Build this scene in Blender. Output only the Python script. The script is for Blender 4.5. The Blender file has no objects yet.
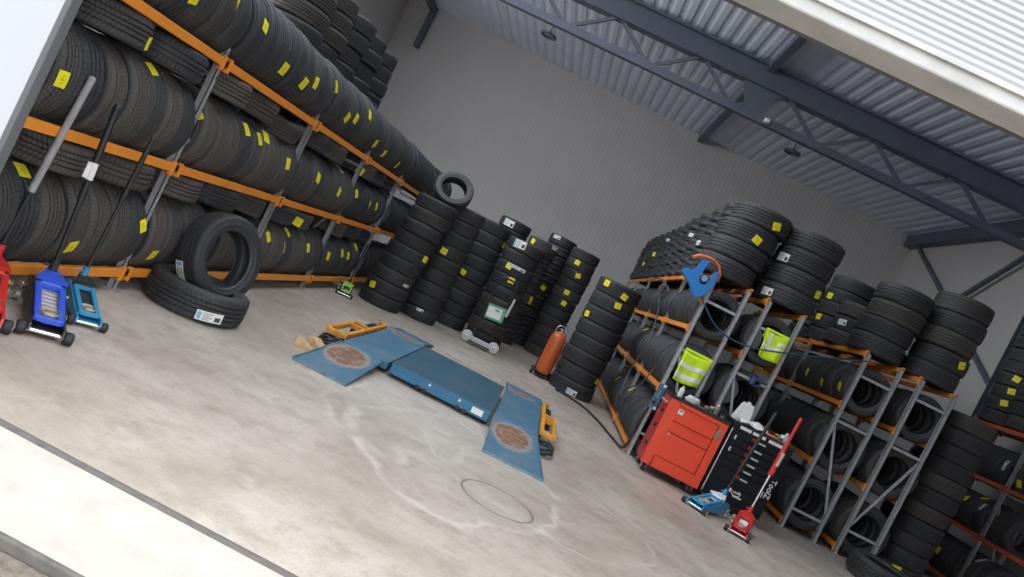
import bpy, bmesh, math, random
from mathutils import Vector, Matrix
sc = bpy.context.scene
COL = sc.collection
R_ = math.radians
pi = math.pi

# ---------------------------------------------------------------- camera
CAM_H = 1.4
cam = bpy.data.cameras.new('camera')
cam_o = bpy.data.objects.new('camera', cam); COL.objects.link(cam_o)
cam.sensor_fit = 'HORIZONTAL'; cam.sensor_width = 36.0; cam.lens = 740.0/1024*36.0
cam.clip_start = 0.05; cam.clip_end = 200
M3 = Matrix(((0.8931456172658438, -0.44693606553832066, 0.05038908294403444),
             (0.058009923384981205, 0.0033726699642430934, -0.9983103094159556),
             (0.4460109361301396, 0.8945595443671921, 0.02893901231691079)))
mw = M3.to_4x4(); mw.translation = Vector((0, 0, CAM_H))
cam_o.matrix_world = mw
sc.camera = cam_o

# ---------------------------------------------------------------- materials
def mat(name, col, rough=.5, metal=0., bump=0., bscale=40., var=0., vscale=6., spec=.5, emit=None, estr=0., coord='Object'):
    m = bpy.data.materials.new(name); m.use_nodes = True
    nt = m.node_tree; b = nt.nodes['Principled BSDF']
    b.inputs['Base Color'].default_value = (*col, 1)
    b.inputs['Roughness'].default_value = rough
    b.inputs['Metallic'].default_value = metal
    b.inputs['Specular IOR Level'].default_value = spec
    tc = nt.nodes.new('ShaderNodeTexCoord')
    if var > 0:
        n = nt.nodes.new('ShaderNodeTexNoise'); n.inputs['Scale'].default_value = vscale; n.inputs['Detail'].default_value = 6
        nt.links.new(tc.outputs[coord], n.inputs['Vector'])
        mp = nt.nodes.new('ShaderNodeMapRange'); mp.inputs[1].default_value = .3; mp.inputs[2].default_value = .7
        mp.inputs[3].default_value = 1-var; mp.inputs[4].default_value = 1+var
        nt.links.new(n.outputs['Fac'], mp.inputs[0])
        mx = nt.nodes.new('ShaderNodeVectorMath'); mx.operation = 'SCALE'; mx.inputs[0].default_value = col
        nt.links.new(mp.outputs[0], mx.inputs['Scale']); nt.links.new(mx.outputs[0], b.inputs['Base Color'])
    if bump > 0:
        n2 = nt.nodes.new('ShaderNodeTexNoise'); n2.inputs['Scale'].default_value = bscale; n2.inputs['Detail'].default_value = 5
        nt.links.new(tc.outputs[coord], n2.inputs['Vector'])
        bp = nt.nodes.new('ShaderNodeBump'); bp.inputs['Strength'].default_value = bump; bp.inputs['Distance'].default_value = .01
        nt.links.new(n2.outputs['Fac'], bp.inputs['Height']); nt.links.new(bp.outputs[0], b.inputs['Normal'])
    if emit:
        b.inputs['Emission Color'].default_value = (*emit, 1); b.inputs['Emission Strength'].default_value = estr
    return m

class N:
    """small helper to wire math nodes"""
    def __init__(s, nt): s.nt = nt
    def v(s, x):
        return x
    def m(s, op, a, b=None, c=None, clamp=False):
        n = s.nt.nodes.new('ShaderNodeMath'); n.operation = op; n.use_clamp = clamp
        for i, x in enumerate((a, b, c)):
            if x is None: continue
            if isinstance(x, (int, float)): n.inputs[i].default_value = x
            else: s.nt.links.new(x, n.inputs[i])
        return n.outputs[0]
    def noise(s, vec, scale, detail=5, rough=.55, w=0.):
        n = s.nt.nodes.new('ShaderNodeTexNoise'); n.inputs['Scale'].default_value = scale
        n.inputs['Detail'].default_value = detail; n.inputs['Roughness'].default_value = rough
        n.inputs['Distortion'].default_value = w
        s.nt.links.new(vec, n.inputs['Vector']); return n.outputs['Fac']
    def ramp(s, x, lo, hi, a=0., b=1.):
        n = s.nt.nodes.new('ShaderNodeMapRange'); n.interpolation_type = 'SMOOTHSTEP'
        for i, q in ((1, lo), (2, hi), (3, a), (4, b)): n.inputs[i].default_value = q
        s.nt.links.new(x, n.inputs[0]); return n.outputs[0]
    def mix(s, f, a, b):
        n = s.nt.nodes.new('ShaderNodeMix'); n.data_type = 'RGBA'
        if isinstance(f, (int, float)): n.inputs[0].default_value = f
        else: s.nt.links.new(f, n.inputs[0])
        for i, x in ((6, a), (7, b)):
            if isinstance(x, tuple): n.inputs[i].default_value = (*x, 1)
            else: s.nt.links.new(x, n.inputs[i])
        return n.outputs[2]
    def xyz(s, vec):
        n = s.nt.nodes.new('ShaderNodeSeparateXYZ'); s.nt.links.new(vec, n.inputs[0]); return n.outputs

def floor_material():
    m = bpy.data.materials.new('polished_concrete'); m.use_nodes = True
    nt = m.node_tree; b = nt.nodes['Principled BSDF']; n = N(nt)
    tc = nt.nodes.new('ShaderNodeTexCoord'); P = tc.outputs['Object']
    x, y, z = n.xyz(P)
    big = n.noise(P, .7, 6, .6, .6); mid = n.noise(P, 4, 6, .65); fine = n.noise(P, 60, 4, .6)
    c = n.mix(n.ramp(big, .35, .68), (.40, .335, .275), (.57, .50, .43))
    c = n.mix(n.m('MULTIPLY', n.ramp(mid, .45, .70), .6), c, (.30, .245, .195))
    c = n.mix(n.m('MULTIPLY', n.ramp(fine, .5, .72), .4), c, (.26, .22, .18))
    # drag streaks along the width of the hall
    mp = nt.nodes.new('ShaderNodeMapping'); mp.inputs['Scale'].default_value = (2.0, 6, 1); nt.links.new(P, mp.inputs[0])
    st = n.noise(mp.outputs[0], 1.6, 5, .6)
    c = n.mix(n.m('MULTIPLY', n.ramp(st, .52, .72), .28), c, (.60, .55, .50))
    mot = n.noise(P, 11, 6, .7, .3)
    c = n.mix(n.m('MULTIPLY', n.ramp(mot, .47, .66), .38), c, (.33, .275, .225))
    # oil stain of reddish tone in front of the tool chests
    dx = n.m('SUBTRACT', x, 2.0); dy = n.m('SUBTRACT', y, 6.9)
    d = n.m('ADD', n.m('MULTIPLY', dx, n.m('MULTIPLY', dx, 2.)), n.m('MULTIPLY', n.m('MULTIPLY', dy, dy), 1.5))
    c = n.mix(n.m('MULTIPLY', n.ramp(d, 0, .6, 1, 0), .35), c, (.36, .22, .18))
    # dried pale wash lines around the lift
    wob = n.noise(P, 1.4, 4, .5)
    for (ax, ay, rx, ry, wdt, s_) in ((-.05, 5.1, .75, 1.0, .07, .55), (.55, 5.3, .9, .7, .06, .5), (-.55, 5.8, .55, 1.3, .08, .45)):
        e = n.m('SQRT', n.m('ADD', n.m('POWER', n.m('DIVIDE', n.m('SUBTRACT', x, ax), rx), 2.), n.m('POWER', n.m('DIVIDE', n.m('SUBTRACT', y, ay), ry), 2.)))
        e = n.m('ADD', e, n.m('MULTIPLY', n.m('SUBTRACT', wob, .5), .9))
        band = n.ramp(n.m('ABSOLUTE', n.m('SUBTRACT', e, 1.)), 0., wdt, 1., 0.)
        c = n.mix(n.m('MULTIPLY', n.m('MULTIPLY', band, s_), n.ramp(mid, .35, .6)), c, (.70, .64, .58))
    # dust spread around the lift
    dx = n.m('SUBTRACT', x, -.3); dy = n.m('SUBTRACT', y, 5.9)
    d = n.m('ADD', n.m('MULTIPLY', dx, dx), n.m('MULTIPLY', n.m('MULTIPLY', dy, dy), .7))
    c = n.mix(n.m('MULTIPLY', n.ramp(n.m('ADD', d, n.m('MULTIPLY', wob, .6)), .3, 1.3, 1, 0), .3), c, (.62, .56, .50))
    # round cast-in cover in the slab: thin dark groove
    e = n.m('SQRT', n.m('ADD', n.m('POWER', n.m('SUBTRACT', x, .285), 2.), n.m('POWER', n.m('SUBTRACT', y, 4.74), 2.)))
    g = n.ramp(n.m('ABSOLUTE', n.m('SUBTRACT', e, .255)), .004, .014, 1, 0)
    c = n.mix(n.m('MULTIPLY', g, .7), c, (.10, .09, .08))
    c = n.mix(n.ramp(e, .2, .25, .25, 0), c, (.50, .46, .42))
    # saw-cut line
    g2 = n.ramp(n.m('ABSOLUTE', n.m('SUBTRACT', y, 9.9)), .004, .012, 1, 0)
    c = n.mix(n.m('MULTIPLY', g2, .5), c, (.15, .13, .12))
    nt.links.new(c, b.inputs['Base Color'])
    nt.links.new(n.ramp(mid, .3, .7, .42, .62), b.inputs['Roughness'])
    bp = nt.nodes.new('ShaderNodeBump'); bp.inputs['Strength'].default_value = .12; bp.inputs['Distance'].default_value = .004
    nt.links.new(n.m('ADD', fine, mid), bp.inputs['Height']); nt.links.new(bp.outputs[0], b.inputs['Normal'])
    return m

def tread_material(name, kind):
    m = bpy.data.materials.new(name); m.use_nodes = True
    nt = m.node_tree; b = nt.nodes['Principled BSDF']; n = N(nt)
    uv = nt.nodes.new('ShaderNodeUVMap'); u, v, _ = n.xyz(uv.outputs[0])
    oi = nt.nodes.new('ShaderNodeObjectInfo'); rnd = oi.outputs['Random']
    av = n.m('ABSOLUTE', v)
    if kind != 1:   # slanted sipes
        f = n.m('FRACT', n.m('ADD', n.m('MULTIPLY', u, 36.), n.m('MULTIPLY', av, 14.)))
        sip = n.ramp(n.m('ABSOLUTE', n.m('SUBTRACT', f, .5)), .05, .13, 0., 1.)
    else:           # shoulder blocks, ribs plain in the middle
        f = n.m('FRACT', n.m('MULTIPLY', u, 30.))
        sip = n.ramp(n.m('ABSOLUTE', n.m('SUBTRACT', f, .5)), .06, .14, 0., 1.)
        sip = n.m('MAXIMUM', sip, n.ramp(av, .045, .05, 1., 0.))
    tc = nt.nodes.new('ShaderNodeTexCoord')
    dust = n.noise(tc.outputs['Object'], 9, 5, .6)
    c0 = n.mix(n.ramp(rnd, .6, 1.), (.036, .038, .044), (.07, .062, .055)) if kind < 2 else n.mix(rnd, (.055, .055, .056), (.115, .100, .086))
    c = n.mix(n.m('MULTIPLY', n.ramp(dust, .45, .75), .5), c0, (.075, .068, .060))
    c = n.mix(n.m('MULTIPLY', n.m('SUBTRACT', 1., sip), .6), c, (.012, .012, .013))
    for lo, hi in (((.010, .018), (.042, .051)) if kind != 1 else ((.0, .005), (.031, .040))):
        g = n.m('MULTIPLY', n.ramp(av, lo-.001, lo, 0., 1.), n.ramp(av, hi, hi+.001, 1., 0.))
        c = n.mix(n.m('MULTIPLY', g, .75), c, (.014, .014, .015))
    nt.links.new(c, b.inputs['Base Color'])
    b.inputs['Roughness'].default_value = .62
    b.inputs['Specular IOR Level'].default_value = .45
    bp = nt.nodes.new('ShaderNodeBump'); bp.inputs['Strength'].default_value = .6; bp.inputs['Distance'].default_value = .006
    nt.links.new(sip, bp.inputs['Height']); nt.links.new(bp.outputs[0], b.inputs['Normal'])
    return m

def rubber_material():
    m = bpy.data.materials.new('sidewall_rubber'); m.use_nodes = True
    nt = m.node_tree; b = nt.nodes['Principled BSDF']; n = N(nt)
    tc = nt.nodes.new('ShaderNodeTexCoord'); oi = nt.nodes.new('ShaderNodeObjectInfo')
    x, y, z = n.xyz(tc.outputs['Object'])
    r = n.m('SQRT', n.m('ADD', n.m('MULTIPLY', x, x), n.m('MULTIPLY', y, y)))
    a = n.m('ARCTAN2', y, x)
    # raised lettering band: irregular blocks around one ring of the sidewall
    t = n.m('MULTIPLY', n.m('SINE', n.m('MULTIPLY', a, 47.)), n.m('SINE', n.m('MULTIPLY', a, 19.)))
    gap = n.ramp(n.m('SINE', n.m('MULTIPLY', a, 3.)), .2, .3)
    band = n.m('MULTIPLY', n.ramp(r, .243, .247), n.ramp(r, .268, .272, 1., 0.))
    let = n.m('MULTIPLY', n.m('MULTIPLY', n.ramp(t, .0, .1), band), gap)
    dust = n.noise(tc.outputs['Object'], 12, 5, .6)
    c = n.mix(n.ramp(oi.outputs['Random'], .5, 1.), (.034, .036, .042), (.050, .048, .047))
    c = n.mix(n.m('MULTIPLY', n.ramp(dust, .5, .75), .4), c, (.07, .066, .06))
    nt.links.new(c, b.inputs['Base Color'])
    b.inputs['Roughness'].default_value = .5
    bp = nt.nodes.new('ShaderNodeBump'); bp.inputs['Strength'].default_value = .4; bp.inputs['Distance'].default_value = .002
    nt.links.new(let, bp.inputs['Height']); nt.links.new(bp.outputs[0], b.inputs['Normal'])
    return m

def chequer_blue():
    """worn blue painted steel with dirt"""
    m = bpy.data.materials.new('worn_blue_paint'); m.use_nodes = True
    nt = m.node_tree; b = nt.nodes['Principled BSDF']; n = N(nt)
    tc = nt.nodes.new('ShaderNodeTexCoord'); P = tc.outputs['Object']
    a = n.noise(P, 2.2, 6, .6, .4); f = n.noise(P, 18, 5, .6)
    c = n.mix(n.ramp(a, .42, .72), (.035, .105, .160), (.075, .125, .155))
    c = n.mix(n.m('MULTIPLY', n.ramp(f, .58, .72), .5), c, (.19, .17, .15))
    nt.links.new(c, b.inputs['Base Color']); b.inputs['Roughness'].default_value = .42
    return m

def ramp_blue(cx, cy, rx, ry, name):
    """blue tread plate with an oval patch worn down to rust"""
    m = bpy.data.materials.new(name); m.use_nodes = True
    nt = m.node_tree; b = nt.nodes['Principled BSDF']; n = N(nt)
    tc = nt.nodes.new('ShaderNodeTexCoord'); P = tc.outputs['Object']
    x, y, z = n.xyz(P)
    a = n.noise(P, 3, 6, .6, .4); f = n.noise(P, 16, 5, .6)
    c = n.mix(n.ramp(a, .4, .7), (.05, .155, .24), (.11, .19, .25))
    c = n.mix(n.m('MULTIPLY', n.ramp(f, .55, .7), .4), c, (.22, .2, .18))
    e = n.m('SQRT', n.m('ADD', n.m('POWER', n.m('DIVIDE', n.m('SUBTRACT', x, cx), rx), 2.), n.m('POWER', n.m('DIVIDE', n.m('SUBTRACT', y, cy), ry), 2.)))
    e = n.m('ADD', e, n.m('MULTIPLY', n.m('SUBTRACT', f, .5), .7))
    ring = n.ramp(e, 1.0, 1.3, 1., 0.)
    c = n.mix(n.m('MULTIPLY', ring, .8), c, (.36, .30, .25))
    rust = n.mix(n.ramp(f, .4, .65), (.20, .10, .055), (.34, .21, .14))
    c = n.mix(n.ramp(e, .85, 1.0, 1., 0.), c, rust)
    nt.links.new(c, b.inputs['Base Color']); b.inputs['Roughness'].default_value = .55
    # tread plate bumps
    q = n.m('MULTIPLY', n.m('SINE', n.m('MULTIPLY', n.m('ADD', x, y), 150.)), n.m('SINE', n.m('MULTIPLY', n.m('SUBTRACT', x, y), 150.)))
    bp = nt.nodes.new('ShaderNodeBump'); bp.inputs['Strength'].default_value = .35; bp.inputs['Distance'].default_value = .003
    nt.links.new(n.ramp(q, .3, .6), bp.inputs['Height']); nt.links.new(bp.outputs[0], b.inputs['Normal'])
    return m

def stripe_mat(name, c1, c2, axis, freq, rough=.4):
    m = bpy.data.materials.new(name); m.use_nodes = True
    nt = m.node_tree; b = nt.nodes['Principled BSDF']; n = N(nt)
    tc = nt.nodes.new('ShaderNodeTexCoord'); P = tc.outputs['Object']
    q = n.xyz(P)[axis]; w = n.noise(P, 25, 4, .6)
    f = n.m('SINE', n.m('ADD', n.m('MULTIPLY', q, freq), n.m('MULTIPLY', w, 5.)))
    nt.links.new(n.mix(n.ramp(f, -.3, .3), c1, c2), b.inputs['Base Color']); b.inputs['Roughness'].default_value = rough
    return m

MT = dict(
    floor=floor_material(),
    apron=mat('pale_apron_concrete', (.56, .51, .445), .75, bump=.2, bscale=50, var=.10, vscale=7),  # outside slab, a little paler than the hall floor
    asphalt=mat('gritty_asphalt', (.20, .17, .135), .9, bump=.6, bscale=90, var=.3, vscale=30),
    joint=mat('joint_grey', (.15, .14, .125), .8, bump=.3, bscale=60, var=.2, vscale=20),
    wall=mat('grey_wall_panel', (.50, .485, .475), .6, var=.03, vscale=1.),
    roof=mat('grey_blue_roof_sheet', (.70, .76, .88), .6, var=.05, vscale=1.5),
    steel=mat('dark_painted_steel', (.095, .11, .145), .5, var=.1, vscale=3),
    facade=mat('white_facade_panel', (.50, .515, .545), .5),
    flash=mat('pale_grey_flashing', (.52, .52, .51), .5, var=.12, vscale=8),
    jamb=mat('grey_door_frame', (.11, .115, .12), .5),
    galv=mat('galvanised_steel', (.43, .44, .455), .42, .3, var=.15, vscale=14),
    orange_shaded=mat('shaded_orange_coat', (.50, .095, .035), .45, var=.06, vscale=5),  # same orange as the other racks, dimness put into the colour
    orange=mat('orange_powder_coat', (.80, .27, .03), .42, var=.06, vscale=5),
    tread0=tread_material('tread_rubber_sipes', 0), tread1=tread_material('tread_rubber_blocks', 1), tread2=tread_material('dusty_used_tread', 2),
    rubber=rubber_material(),
    yellow=mat('yellow_paper', (.86, .78, .02), .6), white=mat('white_paper', (.80, .80, .78), .55),
    ink=mat('dark_print', (.06, .06, .06), .6), bluepaper=mat('blue_print', (.22, .45, .60), .55), redprint=mat('red_print', (.6, .08, .06), .55),
    bluelift=chequer_blue(), blue=mat('royal_blue_paint', (.035, .10, .62), .32, var=.08), cyan=mat('light_blue_paint', (.03, .27, .50), .35, var=.08),
    red=mat('red_paint', (.55, .03, .025), .32, var=.06), redchest=mat('tool_chest_red', (.86, .075, .028), .36, var=.04, vscale=3),
    reddark=mat('dark_red_paint', (.40, .025, .022), .4), black=mat('black_paint', (.018, .019, .021), .42),
    blackcab=mat('black_cabinet_paint', (.010, .012, .016), .6, spec=.25), plastic=mat('black_plastic', (.02, .02, .02), .55),
    chrome=mat('chrome', (.72, .72, .72), .22, .95), grey=mat('grey_metal', (.42, .42, .41), .45, .3),
    skirt=mat('blue_side_paint', (.03, .16, .30), .4, var=.12, vscale=6),
    edgeblue=mat('scuffed_blue_edge', (.16, .24, .29), .5, var=.3, vscale=20),
    gripgrey=mat('worn_grey_paint', (.33, .33, .33), .5, var=.15, vscale=20),
    paleg=mat('pale_grey_paint', (.55, .56, .55), .45), green=mat('lime_green_paint', (.35, .75, .12), .4),
    stripes=stripe_mat('scratched_silver_stripes', (.62, .58, .56), (.30, .24, .26), 0, 160),
    lens=mat('lamp_lens', (.32, .34, .36), .3), hose=mat('black_hose', (.022, .022, .024), .5), bluehose=mat('dark_blue_hose', (.03, .075, .13), .5),
    greyhose=mat('grey_hose', (.10, .10, .10), .5),
    orangetank=mat('orange_red_tank_paint', (.56, .115, .03), .35, var=.08), hivis=mat('hi_vis_yellow_fabric', (.66, .92, .02), .8, bump=.3, bscale=300),
    silver=mat('silver_reflective_tape', (.80, .80, .78), .4), bluepl=mat('bright_blue_plastic', (.02, .22, .64), .4),
    orangepl=mat('orange_hose_plastic', (.75, .17, .06), .45), wood=mat('pale_wood', (.62, .42, .22), .7, bump=.3, bscale=60, var=.2, vscale=25),
    amber=mat('amber_orange_paint', (.70, .30, .03), .5, var=.3, vscale=12), whitepl=mat('white_plastic', (.72, .71, .68), .5),
    tan=mat('dusty_rust', (.30, .20, .13), .7, var=.3, vscale=25), navy=mat('navy_plastic', (.03, .05, .13), .35),
    greenp=mat('green_edge', (.10, .40, .20), .5), rag=mat('white_rag', (.68, .67, .66), .85), saddle=mat('worn_saddle_steel', (.38, .31, .24), .5, .4, var=.25, vscale=30),
    side_fill=mat('side_fill_glow', (.8, .85, .9), .5, emit=(.95, .97, 1.), estr=1.),  # added glow in the left wall, fill light only
    roof_fill=mat('roof_fill_glow', (.8, .85, .9), .5, emit=(.86, .93, 1.), estr=1.),  # added glow in the roof strips, fill light only
)
# ---------------------------------------------------------------- geometry helpers
def frame_of(d):
    d = Vector(d).normalized()
    a = Vector((0, 0, 1)) if abs(d.z) < .9 else Vector((1, 0, 0))
    u = a.cross(d).normalized(); return u, d.cross(u).normalized(), d

class MB:
    def __init__(s): s.v = []; s.f = []; s.sm = []; s.mi = []; s.uv = None
    def add(s, vs, fs, smooth=False, mi=0):
        o = len(s.v); s.v += [tuple(p) for p in vs]
        for f in fs: s.f.append(tuple(i+o for i in f)); s.sm.append(smooth); s.mi.append(mi)
        return s
    def box(s, c, d, rot=None, bev=0., mi=0):
        """box of size d at c with chamfered edges"""
        hx, hy, hz = [q/2 for q in d]
        M = rot if rot is not None else Matrix.Identity(3)
        c = Vector(c)
        if bev <= 0:
            P = [(x, y, z) for x in (-hx, hx) for y in (-hy, hy) for z in (-hz, hz)]
            s.add([c + M @ Vector(p) for p in P], [(0, 1, 3, 2), (4, 6, 7, 5), (0, 4, 5, 1), (2, 3, 7, 6), (0, 2, 6, 4), (1, 5, 7, 3)], mi=mi); return s
        b = min(bev, hx*.9, hy*.9, hz*.9)
        bm = bmesh.new(); bmesh.ops.create_cube(bm, size=1.)
        for v in bm.verts: v.co = Vector((v.co.x*2*hx, v.co.y*2*hy, v.co.z*2*hz))
        bmesh.ops.bevel(bm, geom=bm.edges[:], offset=b, segments=2, affect='EDGES', profile=.5)
        bm.verts.index_update()
        s.add([c + M @ v.co for v in bm.verts], [[v.index for v in f.verts] for f in bm.faces], mi=mi); bm.free(); return s
    def bar(s, a, b, w, h, up=(0, 0, 1), mi=0, bev=0.):
        a = Vector(a); b = Vector(b); d = (b-a).normalized(); up = Vector(up)
        if abs(d.dot(up)) > .98: up = Vector((1, 0, 0))
        x = d.cross(up).normalized(); z = x.cross(d).normalized()
        M = Matrix((x, d, z)).transposed()
        return s.box((a+b)/2, (w, (b-a).length, h), M, mi=mi, bev=bev)
    def cyl(s, a, b, r, r2=None, n=16, cap=True, mi=0):
        a = Vector(a); b = Vector(b); r2 = r if r2 is None else r2
        u, w, d = frame_of(b-a)
        P = []
        for (c, rr) in ((a, r), (b, r2)):
            for i in range(n):
                t = 2*pi*i/n; P.append(c + u*math.cos(t)*rr + w*math.sin(t)*rr)
        s.add(P, [(i, (i+1) % n, n+(i+1) % n, n+i) for i in range(n)], True, mi)
        if cap: s.add(P, [tuple(range(n-1, -1, -1)), tuple(range(n, 2*n))], False, mi)
        return s
    def tube(s, pts, r, n=8, closed=False, mi=0):
        pts = [Vector(p) for p in pts]; k = len(pts); P = []; pu = None
        for i, p in enumerate(pts):
            if closed: d = pts[(i+1) % k]-pts[i-1]
            else: d = pts[min(i+1, k-1)]-pts[max(i-1, 0)]
            d.normalize()
            u = frame_of(d)[0] if pu is None else (pu - d*pu.dot(d)).normalized()
            pu = u; w = d.cross(u)
            for j in range(n):
                t = 2*pi*j/n; P.append(p + u*math.cos(t)*r + w*math.sin(t)*r)
        F = []
        for i in range(k if closed else k-1):
            a = i*n; b = ((i+1) % k)*n
            F += [(a+j, a+(j+1) % n, b+(j+1) % n, b+j) for j in range(n)]
        s.add(P, F, True, mi)
        if not closed: s.add(P, [tuple(range(n-1, -1, -1)), tuple(range((k-1)*n, k*n))], False, mi)
        return s
    def lathe(s, prof, n=32, c=(0, 0, 0), axis=(0, 0, 1), closed=False, mi=0, smooth=True):
        u, w, d = frame_of(axis); c = Vector(c); k = len(prof); P = []
        for i in range(n):
            t = 2*pi*i/n; e = u*math.cos(t)+w*math.sin(t)
            for (r, z) in prof: P.append(c + e*r + d*z)
        F = []
        for i in range(n):
            a = i*k; b = ((i+1) % n)*k
            for j in range(k if closed else k-1):
                F.append((a+j, b+j, b+(j+1) % k, a+(j+1) % k))
        return s.add(P, F, smooth, mi)
    def prism(s, poly, axis_o, ex, ey, ez, t, mi=0):
        """polygon (a,b) -> o + a*ex + b*ey, thickness t along ez (centred)"""
        o = Vector(axis_o); ex = Vector(ex); ey = Vector(ey); ez = Vector(ez); n = len(poly)
        P = [o + ex*a + ey*b - ez*t/2 for a, b in poly] + [o + ex*a + ey*b + ez*t/2 for a, b in poly]
        s.add(P, [tuple(range(n-1, -1, -1)), tuple(range(n, 2*n))] + [(i, (i+1) % n, n+(i+1) % n, n+i) for i in range(n)], False, mi)
        return s
    def build(s, name, mats, parent=None, loc=None):
        me = bpy.data.meshes.new(name); me.from_pydata(s.v, [], s.f)
        if not isinstance(mats, (list, tuple)): mats = [mats]
        for q in mats: me.materials.append(MT[q] if isinstance(q, str) else q)
        me.polygons.foreach_set('use_smooth', s.sm); me.polygons.foreach_set('material_index', s.mi)
        bm = bmesh.new(); bm.from_mesh(me); bmesh.ops.recalc_face_normals(bm, faces=bm.faces); bm.to_mesh(me); bm.free()
        o = bpy.data.objects.new(name, me); COL.objects.link(o)
        if parent is not None: o.parent = parent
        if loc is not None: o.location = loc
        return o

def tag(o, label=None, cat=None, group=None, kind=None):
    if label: o['label'] = label
    if cat: o['category'] = cat
    if group: o['group'] = group
    if kind: o['kind'] = kind
    return o
def thing(name, label, cat, loc=(0, 0, 0), rz=0., group=None):
    o = bpy.data.objects.new(name, None); COL.objects.link(o); o.empty_display_size = .1
    o.location = loc; o.rotation_euler = (0, 0, rz)
    return tag(o, label, cat, group)
def struct(mb, name, m): return tag(mb.build(name, m), kind='structure')

# ---------------------------------------------------------------- setting
WALL_Y = 20.0; RIGHT_X = 7.9; LEFT_X = -7.0; FRONT_Y = 2.72; DOOR_L = -2.122; LINTEL = 2.655
ROOF_Z = 6.72
def grid(x0, x1, y0, y1, z, thick):
    m = MB(); m.box(((x0+x1)/2, (y0+y1)/2, z-thick/2), (x1-x0, y1-y0, thick)); return m
struct(grid(LEFT_X-.2, RIGHT_X+.2, 2.71, WALL_Y+.2, 0, .2), 'floor', 'floor')
struct(grid(-9, 11, 2.13, 2.67, -.002, .2), 'floor_apron', 'apron')
mj = MB(); mj.box((0, 2.69, -.05), (20, .046, .1)); struct(mj, 'trim_threshold', 'joint')
mj = MB(); mj.box((-.3, 2.36, -.0015), (.42, .012, .004)); struct(mj, 'trim_joint', 'joint')
mj = MB(); mj.box((0, 2.118, -.03), (20, .024, .06), bev=.006); struct(mj, 'trim_kerb', 'joint')
struct(grid(-40, 40, -40, 2.10, -.035, .2), 'ground', 'asphalt')

# ribbed panel: wall with vertical micro ribs facing -y
def ribbed(length, height, pitch, depth):
    P = []; n = int(length/pitch)
    for i in range(n):
        x = i*pitch
        P += [(x, 0), (x+pitch*.55, 0), (x+pitch*.65, -depth), (x+pitch*.9, -depth)]
    P.append((n*pitch, 0)); return P
def sheet_wall(P, z0, z1, origin, ex, en, name, mt, back=.1):
    m = MB(); o = Vector(origin); ex = Vector(ex); en = Vector(en); V = []; F = []
    for (a, d) in P:
        for z in (z0, z1): V.append(o + ex*a + en*d + Vector((0, 0, z)))
    for i in range(len(P)-1): F.append((2*i, 2*i+2, 2*i+3, 2*i+1))
    m.add(V, F)
    L = P[-1][0]
    c = o + ex*L/2 + en*(back/2+.01) + Vector((0, 0, (z0+z1)/2))
    dx = [abs(ex.x)*L+abs(en.x)*back, abs(ex.y)*L+abs(en.y)*back, z1-z0]
    m.box(c, dx); return struct(m, name, mt)
sheet_wall(ribbed(RIGHT_X-LEFT_X+.6, 7, .11, .003), 0, ROOF_Z+.2, (LEFT_X-.3, WALL_Y, 0), (1, 0, 0), (0, 1, 0), 'wall_back', 'wall')
m = MB(); m.box((LEFT_X-.06, (2.8+WALL_Y)/2, 1.75), (.1, WALL_Y-2.6, 3.5)); m.box((LEFT_X-.06, (2.8+WALL_Y)/2, 6.25), (.1, WALL_Y-2.6, 1.3)); m.box((LEFT_X-.06, 17.1, 4.55), (.1, 6.2, 2.1)); m.box((LEFT_X-.06, 3.4, 4.55), (.1, 1.2, 2.1)); struct(m, 'wall_left', 'wall')
m = MB(); m.box((LEFT_X-.06, 9.0, 4.55), (.03, 10.0, 2.1)); struct(m, 'fill_light_panel_4', 'side_fill')  # unseen glowing sheet, added to brighten the back wall and roof
m = MB(); m.box((RIGHT_X+.06, (2.8+WALL_Y)/2, ROOF_Z/2+.1), (.1, WALL_Y-2.6, ROOF_Z+.2)); struct(m, 'wall_right', 'wall')
# facade: flat panel beside the door, finely ribbed panel above it
m = MB(); m.box(((DOOR_L-.03-14)/2, FRONT_Y+.02, 3.6), (14+DOOR_L-.03, .04, 7.2)); struct(m, 'wall_front', 'facade')
m = MB(); m.box((DOOR_L-.012, FRONT_Y+.018, LINTEL/2), (.024, .052, LINTEL), bev=.004); struct(m, 'trim_door_jamb', 'jamb')
DOOR_R = 2.55
m = MB(); m.box(((DOOR_R+.03+16)/2, FRONT_Y+.02, LINTEL/2), (16-DOOR_R-.03, .04, LINTEL)); struct(m, 'wall_front_added', 'facade')  # unseen wall past the door, added to darken the right side
m = MB(); m.box((DOOR_R+.012, FRONT_Y+.018, LINTEL/2), (.024, .052, LINTEL), bev=.004); struct(m, 'trim_door_jamb_far', 'jamb')
m = MB(); V = []; F = []; z = LINTEL+.07; pitch = .026; k = 0
prof = []
while z < 4.6:
    prof += [(0, z), (-.006, z+pitch*.3), (-.006, z+pitch*.6), (0, z+pitch*.9)]; z += pitch
for (d, z) in prof:
    for x in (DOOR_L-.05, 16): V.append((x, FRONT_Y-.02+d, z))
for i in range(len(prof)-1): F.append((2*i, 2*i+1, 2*i+3, 2*i+2))
m.add(V, F); m.box(((16+DOOR_L)/2, FRONT_Y+.06, 4.97), (16-DOOR_L, .12, 4.5)); struct(m, 'wall_front_lintel', 'facade')
m = MB(); m.box(((16+DOOR_L)/2, FRONT_Y+.03, LINTEL+.035), (16-DOOR_L, .16, .07), bev=.008)
m.box(((16+DOOR_L)/2, FRONT_Y-.055, LINTEL+.058), (16-DOOR_L, .02, .012)); struct(m, 'trim_lintel', 'flash')
m = MB(); m.box(((16+DOOR_L)/2, FRONT_Y+.13, LINTEL+.03), (16-DOOR_L, .03, .05)); struct(m, 'trim_door_rail', 'jamb')
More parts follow.
